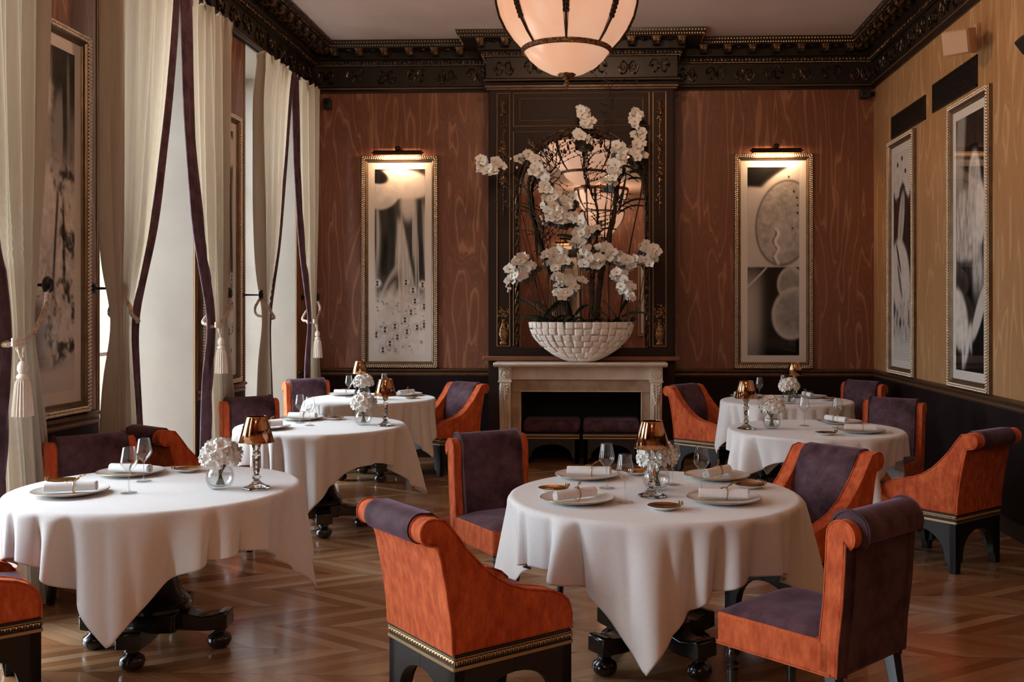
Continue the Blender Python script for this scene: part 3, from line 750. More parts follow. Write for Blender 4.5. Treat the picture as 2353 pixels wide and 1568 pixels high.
def make_picture(art, w=.825, h=2.27):
    root = thing('framed_photograph', '', 'picture')
    bw, mw = .070, .072; hw, hh = w / 2, h / 2
    fr = MB()
    prof = [(0, 0), (0, .026), (.012, .036), (.045, .036), (.052, .024), (.066, .018), (.070, .012), (.070, 0)]
    vs = []; n = len(prof)
    for (sx_, sz_) in ((-1, -1), (1, -1), (1, 1), (-1, 1)):
        for d, y in prof: vs.append((sx_ * (hw - d), -y, sz_ * (hh - d)))
    fs = [(k * n + j, k * n + (j + 1) % n, ((k + 1) % 4) * n + (j + 1) % n, ((k + 1) % 4) * n + j) for k in range(4) for j in range(n)]
    fr.add(vs, fs); fr.build('frame', 'gilt', root, smooth=30)
    bd = MB()
    for d in (.012, .030):
        a, b = hw - d, hh - d
        for s_ in (-1, 1):
            nx = int(2 * a / .0225); nzz = int(2 * b / .0225)
            for k in range(nx): bd.ball((-a + 2 * a * (k + .5) / nx, -.037, s_ * b), .0095, 6, 5)
            for k in range(nzz): bd.ball((s_ * a, -.036, -b + 2 * b * (k + .5) / nzz), .0095, 6, 5)
    bd.build('beading', 'gbead', root, smooth=180)
    MB().box(-hw + bw - .004, hw - bw + .004, -.008, -.002, -hh + bw - .004, hh - bw + .004).build('mat_board', 'mat', root, smooth=0)
    aw, ah = hw - bw - mw, hh - bw - mw
    nu, nv = 72, 230
    g = MB().grid(lambda a, b: (-aw + 2 * aw * a, -.0092, ah - 2 * ah * b), nu, nv)
    o = g.build('print', 'print', root, smooth=0)
    X, Z = np.meshgrid(np.linspace(0, 1, nu + 1), np.linspace(0, ah / aw, nv + 1)); Z = Z * 3.45 / (ah / aw)
    val = np.clip((art(X, Z) - .02) * 1.22, .008, .92)
    col = np.stack([val, val * .945, val * .895, np.ones_like(val)], -1).reshape(-1).astype(np.float32)
    ca = o.data.color_attributes.new('Col', 'FLOAT_COLOR', 'POINT'); ca.data.foreach_set('color', col)
    MB().box(-hw + bw - .002, hw - bw + .002, -.016, -.0135, -hh + bw - .002, hh - bw + .002).build('glazing', 'pane', root, smooth=0)
    return root
PZ = 2.085; GP = 'framed photographs round the walls'
pics = []
def hang(root, x, y, side, label):
    root.location = (x, y, PZ); root.rotation_euler = (0, 0, {'back': 0, 'right': -PI / 2, 'left': PI / 2, 'front': PI}[side])
    root['label'] = label; root['group'] = GP; pics.append(root); return root
pv = hang(make_picture(art_veil), -2.211, YB - .002, 'back', 'framed photograph of veil and seed rings on the back wall left of the fireplace')
ps = hang(make_picture(art_seed, .825), 1.757, YB - .002, 'back', 'framed photograph of a large speckled seed on the back wall right of the fireplace')
pt_ = hang(make_picture(art_shoot), XR - .002, 9.567, 'right', 'framed photograph of a pale shoot on the tan wall nearest the back corner')
pf = hang(make_picture(art_fish, .87), XR - .002, 7.808, 'right', 'framed photograph of fish and claws on the tan wall below the larger grille')
pr_ = hang(make_picture(art_rock), XL + .002, 5.535, 'left', 'framed photograph of a rocky stem on the window pier at far left')
p6 = hang(copy_tree(pv), XL + .002, 8.045, 'left', 'framed photograph half hidden behind the curtain on the second window pier')
p7 = hang(copy_tree(pt_), XR - .002, 6.02, 'right', 'framed photograph on the tan wall just beyond the right edge of the view')
p8 = hang(copy_tree(ps), -1.0, YF + .002, 'front', 'framed photograph on the wall facing the fireplace seen in the mirror')
p9 = hang(copy_tree(pf), 1.2, YF + .002, 'front', 'second framed photograph on the wall facing the fireplace')
def make_piclamp():
    root = thing('picture_light', '', 'lamp')       # local: out of wall = -y, origin on the wall at tube height
    q = MB(); n = 14; T_ = tr_(0, -.13, 0)
    vs = []   # half-open tube: shade above, bulbs below
    for k in range(n + 1):
        a = .50 + (PI + .55) * k / n
        for r in (.026, .023):
            for x in (-.245, .245): vs.append((x, -.13 + r * math.cos(a), r * math.sin(a)))
    fs = []
    for k in range(n):
        b = k * 4; c = b + 4
        fs += [(b, b + 1, c + 1, c), (b + 2, c + 2, c + 3, b + 3), (b, c, c + 2, b + 2), (b + 1, b + 3, c + 3, c + 1)]
    q.add(vs, fs + [(0, 2, 3, 1), (n * 4, n * 4 + 1, n * 4 + 3, n * 4 + 2)])
    for s_ in (-1, 1): q.tube([(s_ * .243, -.13, 0), (s_ * .256, -.13, 0), (s_ * .262, -.13, 0), (s_ * .28, -.13, 0)], [.027, .027, .012, .004], 12)
    q.build('tube_shade', 'bronze', root, smooth=40)
    q = MB(); q.ball((0, -.13, .045), .030, 12, 8); q.tube([(0, -.13, .03), (0, -.10, .06), (0, -.05, .06), (0, 0, .04)], .008, 8); q.tube([(0, -.012, .04), (0, 0, .04)], .03, 14)
    q.build('arm', 'bronze', root)
    for s_ in (-1, 1):
        q = MB(); q.tube([(s_ * .09 - .055, -.128, .002), (s_ * .09 + .055, -.128, .002)], .010, 10); q.build('bulb', 'bulb', root)
    ld = bpy.data.lights.new('picture_bulb_light', 'AREA'); ld.energy = 6.5; ld.color = (1, .60, .33); ld.shape = 'RECTANGLE'; ld.size = .40; ld.size_y = .03
    lo = bpy.data.objects.new('lamp_glow', ld); C.objects.link(lo); lo.parent = root; lo.location = (0, -.108, -.016); lo.rotation_euler = (R_(40), 0, 0)
    return root
pl = Proto(make_piclamp); GL = 'picture lights above the frames'
pl.put((-2.211, YB, 3.235), 0, 'lit bronze picture light over the frame left of the fireplace', GL)
pl.put((1.77, YB, 3.235), 0, 'lit bronze picture light over the frame right of the fireplace', GL)
pl.put((-1.0, YF, 3.235), PI, 'lit picture light on the wall facing the fireplace', GL)
pl.put((1.2, YF, 3.235), PI, 'second lit picture light on the wall facing the fireplace', GL)

# vents, speaker, small devices
def make_vent(y0, y1, z0, z1, label):
    t_ = thing('ventilation_grille', label, 'vent', (XR, (y0 + y1) / 2, (z0 + z1) / 2), 0, 'wall ventilation grilles'); hy, hz = (y1 - y0) / 2, (z1 - z0) / 2
    fr = MB().box(-.012, 0, -hy, hy, hz - .014, hz).box(-.012, 0, -hy, hy, -hz, -hz + .014).box(-.012, 0, -hy, -hy + .014, -hz, hz).box(-.012, 0, hy - .014, hy, -hz, hz)
    fr.build('frame', 'vent', t_, smooth=0); MB().box(-.003, 0, -hy, hy, -hz, hz).build('backing', 'soot', t_, smooth=0)
    s_ = MB(); n = 15
    for k in range(n):
        z = -hz + .014 + (2 * hz - .028) * (k + .5) / n
        s_.box(-.011, -.003, -hy + .01, hy - .01, z - .0026, z + .0026)
    s_.build('slats', 'vent', t_, smooth=0)
make_vent(8.886, 9.93, 3.25, 3.465, 'dark slatted grille above the photograph nearest the back corner')
make_vent(7.66, 8.69, 3.263, 3.505, 'larger dark slatted grille nearer the camera below the beige speaker')
t_ = thing('wall_speaker', 'beige box speaker on a bracket high on the tan wall', 'speaker', (XR, 7.66, 3.63))
MB().box(-.035, 0, -.06, .06, -.10, .10).build('wall_bracket', 'beigeplastic', t_, bevel=.006)
MB().tube([(-.03, .0, 0), (-.14, -.10, -.04)], .025, 10).build('swivel', 'blackplastic', t_)
Tm = tr_(-.20, -.18, -.08) @ Matrix.Rotation(R_(50), 4, 'Z') @ Matrix.Rotation(R_(-14), 4, 'Y')
MB().box(-.085, .085, -.10, .10, -.09, .09, T=Tm).build('cabinet', 'beigeplastic', t_, bevel=.012)
MB().box(-.091, -.085, -.09, .09, -.08, .08, T=Tm).build('grille_cloth', 'ledgewood' if False else 'beigeplastic', t_, bevel=.004)
t_ = thing('security_camera', 'small black camera in the back right corner below the cornice', 'camera', (2.70, YB - .02, 3.83))
MB().box(-.05, .05, -.10, 0, -.045, .045).build('housing', 'blackplastic', t_, bevel=.008); MB().tube([(.03, -.03, 0), (.10, -.01, .01)], .02, 8).build('mount', 'blackplastic', t_)
MB().tube([(-.02, -.10, 0), (-.02, -.112, 0)], .018, 12).build('lens', 'iron', t_)
t_ = thing('motion_sensor', 'small black sensor in the back left corner beside the curtain', 'sensor', (-2.98, YB - .02, 3.78))
MB().box(-.04, .04, -.07, 0, -.06, .05).build('housing', 'blackplastic', t_, bevel=.012); MB().ball((0, -.07, .0), .02, 10, 6).build('lens', 'iron', t_)
t_ = thing('black_wall_speaker', 'black loudspeaker corner cut off by the right edge of the picture', 'speaker', (XR, 6.45, 3.29))
MB().prism([(-.005, -.03), (-.005, .08), (-.07, .09), (-.11, .05), (-.05, -.03)], -.02, .28, 'y').build('cabinet', 'blackplastic', t_, bevel=.01)
MB().box(-.03, 0, .05, .19, .0, .10).build('bracket', 'iron', t_)

# ------------------------------------------------------------------ ceiling bowl lamps
def make_chandelier():
    root = thing('bowl_chandelier', '', 'chandelier')
    z0 = -ZC
    def Z(z): return z - ZC
    prof = [(.50, 3.80), (.492, 3.74), (.472, 3.66), (.43, 3.57), (.375, 3.49), (.315, 3.425)]
    low = [(.300, 3.405), (.27, 3.36), (.21, 3.305), (.13, 3.262), (.05, 3.245), (.0, 3.243)]
    MB().lathe([(r, Z(z)) for r, z in prof], 56, cap=False).build('glass_bowl', 'alabaster', root, smooth=180)
    MB().lathe([(r, Z(z)) for r, z in low], 48, cap=False).build('lower_glass', 'alabaster', root, smooth=180)
    MB().lathe([(.50, Z(3.84)), (.44, Z(3.95)), (.3, Z(4.03)), (.1, Z(4.07))], 48, cap=False).build('glass_cover', 'alabaster', root, smooth=180)
    MB().lathe([(.318, Z(3.432)), (.325, Z(3.425)), (.320, Z(3.40)), (.305, Z(3.395)), (.300, Z(3.41)), (.31, Z(3.432))], 56, cap=False).build('lower_ring', 'brass', root)
    MB().lathe([(.502, Z(3.79)), (.512, Z(3.80)), (.515, Z(3.83)), (.508, Z(3.85)), (.495, Z(3.85)), (.495, Z(3.79))], 56, cap=False).build('rim_ring', 'brass', root)
    for k in range(8):
        a = k * PI / 4 + PI / 2 + .03; q = MB(); q2 = MB()
        pts = [((r + .006) * math.cos(a) , (r + .006) * math.sin(a), Z(z)) for r, z in prof]
        ws_ = [.020, .019, .018, .017, .015, .013]
        q.tube(pts, [w * .62 for w in ws_], 6)
        for s_ in (-1, 1):
            q2.tube([((r + .002) * math.cos(a + s_ * (.075 - .012 * i) * 1.0), (r + .002) * math.sin(a + s_ * (.075 - .012 * i)), Z(z)) for i, (r, z) in enumerate(prof)], .0028, 5)
        for i in range(11):
            u = i / 11 * 3.2; j = int(u); f = u - j; p = Vector(pts[j]).lerp(Vector(pts[j + 1]), f)
            for s_ in (-1, 1): q.ball((p.x - s_ * .013 * math.sin(a), p.y + s_ * .013 * math.cos(a), p.z), .012, 5, 4, sz=1.5)
        rb = q.build('rib', 'bronze', root); q2.build('rib_edging', 'goldline', rb)
    MB().lathe([(.066, Z(3.262)), (.07, Z(3.255)), (.055, Z(3.235)), (.03, Z(3.222)), (.012, Z(3.205)), (.016, Z(3.19)), (.020, Z(3.178)), (.012, Z(3.165)), (.012, Z(3.15)), (0, Z(3.145))], 20, mod=lambda a, k: 1 + .05 * math.cos(a * 8)).build('finial', 'brass', root)
    q = MB()
    for k in range(4):
        a = k * PI / 2 + PI / 4; q.tube([(.505 * math.cos(a), .505 * math.sin(a), Z(3.84)), (.05 * math.cos(a), .05 * math.sin(a), Z(4.28))], .007, 6)
    q.build('hanging_rods', 'brass', root)
    MB().lathe([(.0, -.001), (.11, -.001), (.12, -.02), (.06, -.05), (.04, -.12), (.0, -.13)], 24, cap=False).build('ceiling_rose', 'brass', root)
    ld = bpy.data.lights.new('chandelier_bulb', 'POINT'); ld.energy = 120; ld.color = (1, .66, .42); ld.shadow_soft_size = .15
    lo = bpy.data.objects.new('lamp_glow', ld); C.objects.link(lo); lo.parent = root; lo.location = (0, 0, -.22)
    return root
ch = Proto(make_chandelier); GC = 'bowl chandeliers along the room'
ch.put((-.285, 7.10, ZC), 0, 'lit alabaster bowl chandelier hanging in front of the overmantel', GC)
ch.put((-.10, 1.85, ZC), .2, 'lit bowl chandelier behind the first, seen only in the mirror', GC)
ch.put((-.10, -2.2, ZC), .1, 'farthest lit bowl chandelier at the other end of the room', GC)

# ------------------------------------------------------------------ curtains and tiebacks
def lerp_tab(tab, z):
    """tab: list of (z, near y, far y) from top to floor"""
    for (za, a0, a1), (zb, b0, b1) in zip(tab, tab[1:]):
        if z >= zb:
            t = (z - zb) / (za - zb); t = max(0, min(1, t)); return b0 + (a0 - b0) * t, b1 + (a1 - b1) * t
    return tab[-1][1], tab[-1][2]
def smooth_tab(tab):
    out = []
    zs = [tab[0][0] + (tab[-1][0] - tab[0][0]) * k / 60 for k in range(61)]
    raw = [lerp_tab(tab, z) for z in zs]
    for k, z in enumerate(zs):
        a = max(0, k - 2); b = min(60, k + 2); m = b - a + 1
        out.append((z, sum(raw[j][0] for j in range(a, b + 1)) / m, sum(raw[j][1] for j in range(a, b + 1)) / m))
    return out
def make_curtain(label, tab, lead_far, nfold=9, x0=-3.01, seed=1, gather_z=1.5, border=.085):
    """cloth hung between near and far y; lead_far: the velvet-edged leading edge is the far one"""
    tab = smooth_tab(tab); zt, zb = tab[0][0], tab[-1][0]
    rnd = random.Random(seed); ph = [rnd.uniform(0, 6.28) for _ in range(4)]
    root = thing('curtain', label, 'curtain', (0, 0, 0), 0, 'cream curtains at the tall windows')
    def bf(z):
        a, b = lerp_tab(tab, z); return min(.42, border / abs(b - a))
    def pt(s, z, lift=0.0):
        a, b = lerp_tab(tab, z); w = abs(b - a)
        t = s if lead_far else 1 - s
        y = a + (b - a) * t
        k = math.exp(-((z - gather_z) / .28) ** 2)
        amp = .054 + .008 * k + .012 * max(0, (gather_z - z))
        amp *= min(1.0, .45 + w * .9) * (1 - .82 * max(0, min(1, (s - .70 * (1 - bf(z))) / (.30 * (1 - bf(z))))))
        wob = math.sin(2 * PI * nfold * t + ph[0] + .5 * math.sin(z * 1.7 + ph[1])) + .35 * math.sin(2 * PI * nfold * .47 * t + ph[2] + z * .8)
        hd = max(0, (z - (zt - .16)) / .16)
        x = x0 + amp * wob * (1 - .4 * k) + .02 * k
        if hd > 0: x += .012 * hd * math.sin(2 * PI * nfold * 3.1 * t + ph[3]) ; y += .012 * hd * math.sin(2 * PI * nfold * 2.3 * t)
        zz = z + (.022 * math.sin(2 * PI * nfold * 1.7 * t + ph[1]) * hd if z > zt - .1 else 0)
        return (x + lift, y, zz)
    nu, nv = nfold * 12, 70
    body = MB().grid(lambda s, v: (lambda z: pt(s * (1 - bf(z)), z))(zt + (zb - zt) * v), nu, nv)
    body.build('curtain_panel', 'curtain', root, smooth=180)
    edge = MB().grid(lambda s, v: (lambda q: (q[0] + .004, q[1], q[2]))((lambda z: pt(1 - bf(z) + bf(z) * s, z))(zt + (zb - zt) * v)), 8, nv)
    edge.build('velvet_border', 'purple', root, smooth=180, solid=.012)
    return root
def spiral_rope(mb, pts, r=.010):
    P3 = [Vector(p) for p in pts]; dense = []
    for i in range(len(P3) - 1):
        m = max(2, int((P3[i + 1] - P3[i]).length / .012))
        dense += [P3[i].lerp(P3[i + 1], k / m) for k in range(m)]
    dense.append(P3[-1])
    for ph in (0, 2.1, 4.2):
        o = []
        for k, p in enumerate(dense):
            a = dense[max(0, k - 1)]; b = dense[min(len(dense) - 1, k + 1)]; t = (b - a).normalized()
            u = t.orthogonal().normalized(); w = t.cross(u); q = k * .55 + ph
            o.append(p + (u * math.cos(q) + w * math.sin(q)) * r * .6)
        mb.tube(o, r * .62, 5)
def curve_pts(pts, n=14):
    """Catmull-Rom through points"""
    Q = [Vector(p) for p in pts]; Q = [Q[0] * 2 - Q[1]] + Q + [Q[-1] * 2 - Q[-2]]; out = []
    for i in range(1, len(Q) - 2):
        for k in range(n):
            t = k / n; a, b, c, d = Q[i - 1], Q[i], Q[i + 1], Q[i + 2]
            out.append(.5 * ((2 * b) + (c - a) * t + (2 * a - 5 * b + 4 * c - d) * t * t + (3 * b - a - 3 * c + d) * t ** 3))
    out.append(Q[-2]); return out
def make_tieback(label, knob, gather, width, tassel=True):
    """cord from the holdback knob round the gathered curtain; tassel hangs in front"""
    root = thing('curtain_tieback', label, 'tieback', (0, 0, 0), 0, 'twisted cord tiebacks on the curtains')
    kx, ky, kz = knob; gx, gy, gz = gather; s_ = 1 if gy > ky else -1
    q = MB()
    loop = curve_pts([(kx - .01, ky, kz - .02), (kx + .05, ky + (gy - ky) * .35, kz - .10), (gx + .055, gy - s_ * width * .1, gz + .04), (gx + .050, gy + s_ * width * .30, gz), (gx - .005, gy + s_ * width * .47, gz - .008),
                      (gx - .025, gy + s_ * width * .22, gz + .005), (gx - .09, gy, gz + .03), (kx - .07, ky + (gy - ky) * .35, kz - .10), (kx - .012, ky, kz - .02)])
    spiral_rope(q, loop, .011); q.build('twisted_cord', 'rope', root)
    if tassel:
        tx, ty = gx + .075, gy + s_ * width * .42
        q = MB()
        for dz in (0, -.014, -.028): q.tube([(tx + .014 * math.cos(a * PI / 6) - .012, ty + .042 * math.sin(a * PI / 6), gz + .02 + dz) for a in range(12)], .008, 6, closed=True)
        spiral_rope(q, [(tx, ty - .03, gz - .02), (tx + .01, ty + .005, gz - .10)], .007); spiral_rope(q, [(tx, ty + .03, gz - .02), (tx + .01, ty - .005, gz - .10)], .007)
        q.build('knot', 'tassel', root)
        q = MB(); q.lathe([(0, -.085), (.014, -.09), (.024, -.11), (.026, -.13), (.018, -.15), (.028, -.16), (.030, -.172), (.024, -.18)], 16, T=tr_(tx + .01, ty, gz)); q.build('tassel_head', 'tassel', root)
        q = MB(); q.lathe([(.024, -.175), (.034, -.20), (.040, -.26), (.046, -.33), (.047, -.36), (.0, -.355)], 40, T=tr_(tx + .01, ty, gz), mod=lambda a, k: 1 + .07 * math.cos(a * 20)); q.build('tassel_fringe', 'tassel', root)
    return root
def make_holdback():
    root = thing('curtain_holdback', '', 'holdback')     # local: out of the wall = +x
    q = MB(); q.lathe([(.032, 0), (.032, .008), (.02, .014), (.008, .02), (.008, .15), (.012, .155)], 20, T=Matrix.Rotation(PI / 2, 4, 'Y')); q.build('rod', 'iron', root)
    q = MB(); q.lathe([(.0, .150), (.030, .152), (.046, .160), (.048, .168), (.040, .176), (.030, .172), (.018, .180), (.0, .182)], 26, T=Matrix.Rotation(PI / 2, 4, 'Y')); q.build('disc', 'iron', root)
    return root
hb = Proto(make_holdback); GH = 'iron curtain holdbacks on the window piers'
ZT = 3.84
dy = 2.51
near_tab = [(3.84, 5.86, 6.90), (3.4, 5.86, 6.84), (2.98, 5.87, 6.76), (2.21, 5.89, 6.57), (2.0, 5.90, 6.49), (1.75, 5.92, 6.36), (1.5, 5.96, 6.22), (1.1, 5.93, 6.30), (.6, 5.90, 6.36), (.02, 5.88, 6.43)]
far_tab = [(3.84, 6.92, 7.83), (2.98, 6.99, 7.80), (2.21, 7.13, 7.76), (1.76, 7.30, 7.73), (1.45, 7.37, 7.68), (1.1, 7.32, 7.78), (.6, 7.29, 7.86), (.02, 7.26, 7.92)]
def sh(tab, d): return [(z, a + d, b + d) for z, a, b in tab]
make_curtain('cream curtain with a dark velvet edge on the near side of the middle window', near_tab, True, 10, seed=3)
make_curtain('cream curtain with a wide aubergine velvet edge on the far side of the middle window', far_tab, False, 10, seed=5, border=.165, gather_z=1.45)
make_curtain('cream curtain on the near side of the window beside the back wall', sh([(3.82, 6.10, 6.945)] + [(z, a + .14, b) for z, a, b in near_tab[1:]], dy), True, 9, seed=8)
make_curtain('cream curtain with velvet edge closest to the back wall', sh([(z, a, b - .12) for z, a, b in far_tab], dy), False, 9, seed=9, border=.165, gather_z=1.45)
make_curtain('cream curtain cut off by the left edge of the picture', sh([(z, a - .06, b - .11) for z, a, b in far_tab], -dy), False, 11, x0=-3.02, seed=13, border=.165, gather_z=1.45)
make_curtain('cream curtain on the near side of the window at the left edge', sh(near_tab, -dy), True, 7, seed=17)
for d, nmn, nmf in ((0, 'near the left of the middle window', 'right of the middle window'), (dy, 'left of the last window', 'right of the last window'), (-dy, 'at the near side of the leftmost window', 'beside the photograph at far left')):
    hb.put((XL, 6.05 + d, 1.70), 0, 'black iron holdback rod ' + nmn, GH); hb.put((XL, 7.83 + d + {0: .0, dy: -.08, -dy: -.07}[d], 1.70), 0, 'black iron holdback rod ' + nmf, GH)
make_tieback('cord tieback pulling the curtain left of the middle window', (-3.0, 6.05, 1.69), (-2.995, 6.09, 1.50), .25, False)
make_tieback('cord tieback with large cream tassel right of the middle window', (-3.0, 7.83, 1.69), (-2.99, 7.50, 1.45), .22)
make_tieback('cord tieback pulling the curtain left of the last window', (-3.0, 6.05 + dy, 1.69), (-2.995, 6.09 + dy + .07, 1.50), .19, False)
make_tieback('cord tieback with cream tassel beside the back left corner', (-3.0, 7.75 + dy, 1.69), (-2.99, 7.48 + dy, 1.45), .18)
make_tieback('cord tieback on the curtain at the left edge beside the photograph', (-3.0, 7.76 - dy, 1.69), (-2.97, 7.44 - dy, 1.40), .26)

# ------------------------------------------------------------------ tables and cloths
def make_table():
    root = thing('pedestal_table', '', 'table')
    MB().lathe([(.0, .700), (.55, .700), (.56, .705), (.56, .725), (.55, .730), (.0, .730)], 48, cap=False).build('tabletop', 'ebony', root, smooth=30)
    MB().lathe([(.20, .698), (.20, .67), (.10, .655), (.062, .63), (.055, .58), (.058, .50), (.066, .42), (.082, .34), (.108, .27), (.135, .235), (.146, .222), (.140, .212), (.150, .205), (.150, .19), (.12, .185)], 36).build('column', 'black', root, smooth=30)
    q = MB()
    for k in range(4):
        a = k * PI / 2
        prof = [(.0, .19), (.10, .19), (.17, .165), (.22, .155), (.285, .165), (.30, .175), (.325, .175), (.335, .165), (.335, .10), (.30, .095), (.22, .09), (.10, .10), (0, .10)]
        q.prism(prof, -.055, .055, 'y', T=rz_(a))
        q.box(.05, .12, -.11, .11, .10, .185, T=rz_(a))
    q.build('cross_base', 'black', root, smooth=30, bevel=.006)
    for k in range(4):
        a = k * PI / 2
        MB().lathe([(.0, .0), (.025, .0), (.045, .012), (.056, .034), (.050, .056), (.030, .070), (.024, .078), (.034, .084), (.034, .098)], 22, T=tr_(.285 * math.cos(a), .285 * math.sin(a), 0)).build('foot', 'black', root, smooth=50)
    return root
TOP = .745
def make_cloth(label, cx, cy, R, Sq, rot, seed):
    rnd = random.Random(seed); NF, NR = 300, 34
    ph = [rnd.uniform(0, 6.28) for _ in range(6)]
    root = MB(); vs = [(0, 0, TOP)]; fs = []
    rings = [R * k / 6 for k in range(1, 6)] + [R - .02]
    for r in rings:
        for i in range(NF):
            a = 2 * PI * i / NF; vs.append((r * math.cos(a), r * math.sin(a), TOP))
    prof = []
    for k in range(NR + 1):
        for i in range(NF):
            a = 2 * PI * i / NF; psi = a - rot - PI / 4
            c_, s_ = abs(math.cos(psi)), abs(math.sin(psi)); rm = Sq / (max(c_, s_) + .012)
            cf = max(0, (rm / Sq - 1) / .414)
            L = (rm - R) * (1 - .06 * cf)
            s = L * (k / NR) ** 1.0
            br_ = .022
            # folds wander a little on their way down
            aw = a + .05 * math.sin(3 * a + ph[0]) + .10 * s * math.sin(5 * a + ph[1])
            w1 = math.sin(9 * aw + ph[2]); w2 = math.sin(14 * aw + ph[3] + .8 * math.sin(2 * aw + ph[5])); w3 = math.sin(23 * aw + ph[4])
            w = .40 * w1 + .55 * w2 + .22 * w3
            w = 1.3 * (1 - abs(w)) ** 1.0 - .65 if w > -.2 else 1.3 * (.8 + (w + .2) * .6) - .65
            w = -w
            g = 1 - math.exp(-s / .16)
            # at the corners the spare cloth stands out in one big cone fold
            dpsi = ((psi + PI / 4) % (PI / 2)) - PI / 4       # 0 at side middle ... corners at +-45 deg
            dc = PI / 4 - abs(dpsi)
            cone = math.exp(-(dc / .20) ** 2)
            side = math.exp(-((dc - .36) / .16) ** 2)
            r = R + .012 + s * (.05 + .15 * cone - .16 * side) + (.078 * (1 - .5 * cone)) * g * w * (1 + 1.1 * s)
            if s < br_ * 1.57:
                t = s / br_; dr = br_ * math.sin(t); dz = br_ * (1 - math.cos(t)); r = R - .012 + dr + (r - R - .012) * (s / (br_ * 1.57)) * .8
            else:
                dz = br_ + (s - br_ * 1.57) * math.sqrt(max(.3, 1 - (.05 + .15 * cone) ** 2 - (.25 * g * (1 - cone)) ** 2 * .5))
            vs.append((r * math.cos(a), r * math.sin(a), TOP - dz))
    n_r = len(rings) + NR + 1
    for i in range(NF): fs.append((0, 1 + i, 1 + (i + 1) % NF))
    for k in range(n_r - 1):
        for i in range(NF):
            j = (i + 1) % NF; fs.append((1 + k * NF + i, 1 + (k + 1) * NF + i, 1 + (k + 1) * NF + j, 1 + k * NF + j))
    root.add(vs, fs); o = root.build('tablecloth', 'linen', None, smooth=180, solid=.003)
    o.location = (cx, cy, 0); return tag(o, label, 'tablecloth', 'white tablecloths')
TB = Proto(make_table)
TABLES = {   # centre, cloth radius, half side, corner direction
    'TL': (-2.08, 4.54, .632, .865, R_(-80), 1, 'front window table'),
    'TM': (-2.04, 7.05, .590, .835, R_(-82), 2, 'middle window table'),
    'TB': (-2.20, 9.24, .590, .835, R_(-26), 3, 'rear window table'),
    'MC': (.21, 4.46, .640, .895, R_(-95), 4, 'central table'),
    'RM': (1.44, 6.94, .590, .765, R_(-70), 5, 'middle right table'),
    'RB': (1.64, 9.15, .590, .80, R_(-168), 6, 'rear right table'),
}
for k, (cx, cy, R, Sq, rot, sd, nm) in TABLES.items():
    TB.put((cx, cy, 0), {'TL': R_(4), 'MC': R_(40), 'TM': R_(20)}.get(k, R_(30)), 'black pedestal of the ' + nm + ', with cross base on bun feet', 'pedestal tables under the cloths')
    make_cloth('white cloth hanging in folds over the ' + nm, cx, cy, R, Sq, rot, sd)

# ------------------------------------------------------------------ tableware
TW = TOP + .003
def make_plate():
    root = thing('charger_plate', '', 'plate')
    MB().lathe([(0, .004), (.085, .004), (.098, .007), (.150, .019), (.158, .022), (.158, .018), (.100, .001), (.09, 0), (0, 0)], 48, cap=False).build('plate_body', 'porcelain', root, smooth=60)
    MB().tube([(.158 * math.cos(a * PI / 32), .158 * math.sin(a * PI / 32), .0205) for a in range(64)], .0019, 6, closed=True).build('gold_rim', 'goldline', root)
    return root
def make_napkin():
    root = thing('rolled_napkin', '', 'napkin')     # along x, resting on z=0
    r0 = .024; q = MB(); n = 44; L = .105
    pts = []
    for k in range(n + 1):
        a = k / n * 5.2 * PI; r = r0 * (.16 + .84 * k / n); pts.append((r * math.cos(a), r0 + r * math.sin(a)))
    vs = []; 
    for (y, z) in pts:
        for x in (-L, -L * .96, 0, L * .96, L): vs.append((x + .003 * math.sin(y * 90), y * (1 + .06 * math.cos(x * 20)), z))
    fs = [(k * 5 + j, k * 5 + j + 1, (k + 1) * 5 + j + 1, (k + 1) * 5 + j) for k in range(n) for j in range(4)]
    q.add(vs, fs); q.build('linen_roll', 'napkin', root, smooth=70, solid=.0025)
    q = MB(); q.tube([(.012, (r0 + .003) * math.cos(a * PI / 12), r0 + (r0 + .003) * math.sin(a * PI / 12)) for a in range(24)], .0022, 6, closed=True)
    q.tube([(.012, -.01, r0 * 2 + .002), (.0, -.03, r0 * 2 + .010), (-.02, -.038, r0 * 2 + .006)], [.0022, .002, .001], 5)
    q.tube([(.012, .0, r0 * 2 + .003), (.03, .012, r0 * 2 + .016), (.052, .020, r0 * 2 + .020)], [.002, .0018, .001], 5)
    for (x, y, z) in ((-.012, -.036, .054), (.036, .014, .068), (.050, .020, .072), (.028, .004, .062)): q.ball((x, y, z), .005, 6, 4, sx=1.6, sz=.5)
    q.build('gold_twig_tie', 'goldline', root); return root
def make_wineglass():
    root = thing('wine_glass', '', 'glass')
    MB().lathe([(.0, .001), (.030, .0015), (.035, .003), (.030, .0045), (.010, .008), (.004, .014), (.0032, .03), (.003, .085), (.0045, .094)], 28, cap=False).build('stem_and_foot', 'stemglass', root, smooth=60)
    MB().lathe([(.0035, .092), (.012, .100), (.030, .122), (.0370, .136), (.0365, .145), (.0305, .180), (.0262, .205), (.0254, .205), (.0296, .180), (.0355, .145), (.0358, .137), (.029, .124), (.011, .103), (.0, .096)], 36, cap=False).build('bowl', 'wglass', root, smooth=60)
    MB().tube([(.0258 * math.cos(a * PI / 16), .0258 * math.sin(a * PI / 16), .205) for a in range(32)], .0006, 5, closed=True).build('rim', 'stemglass', root)
    return root
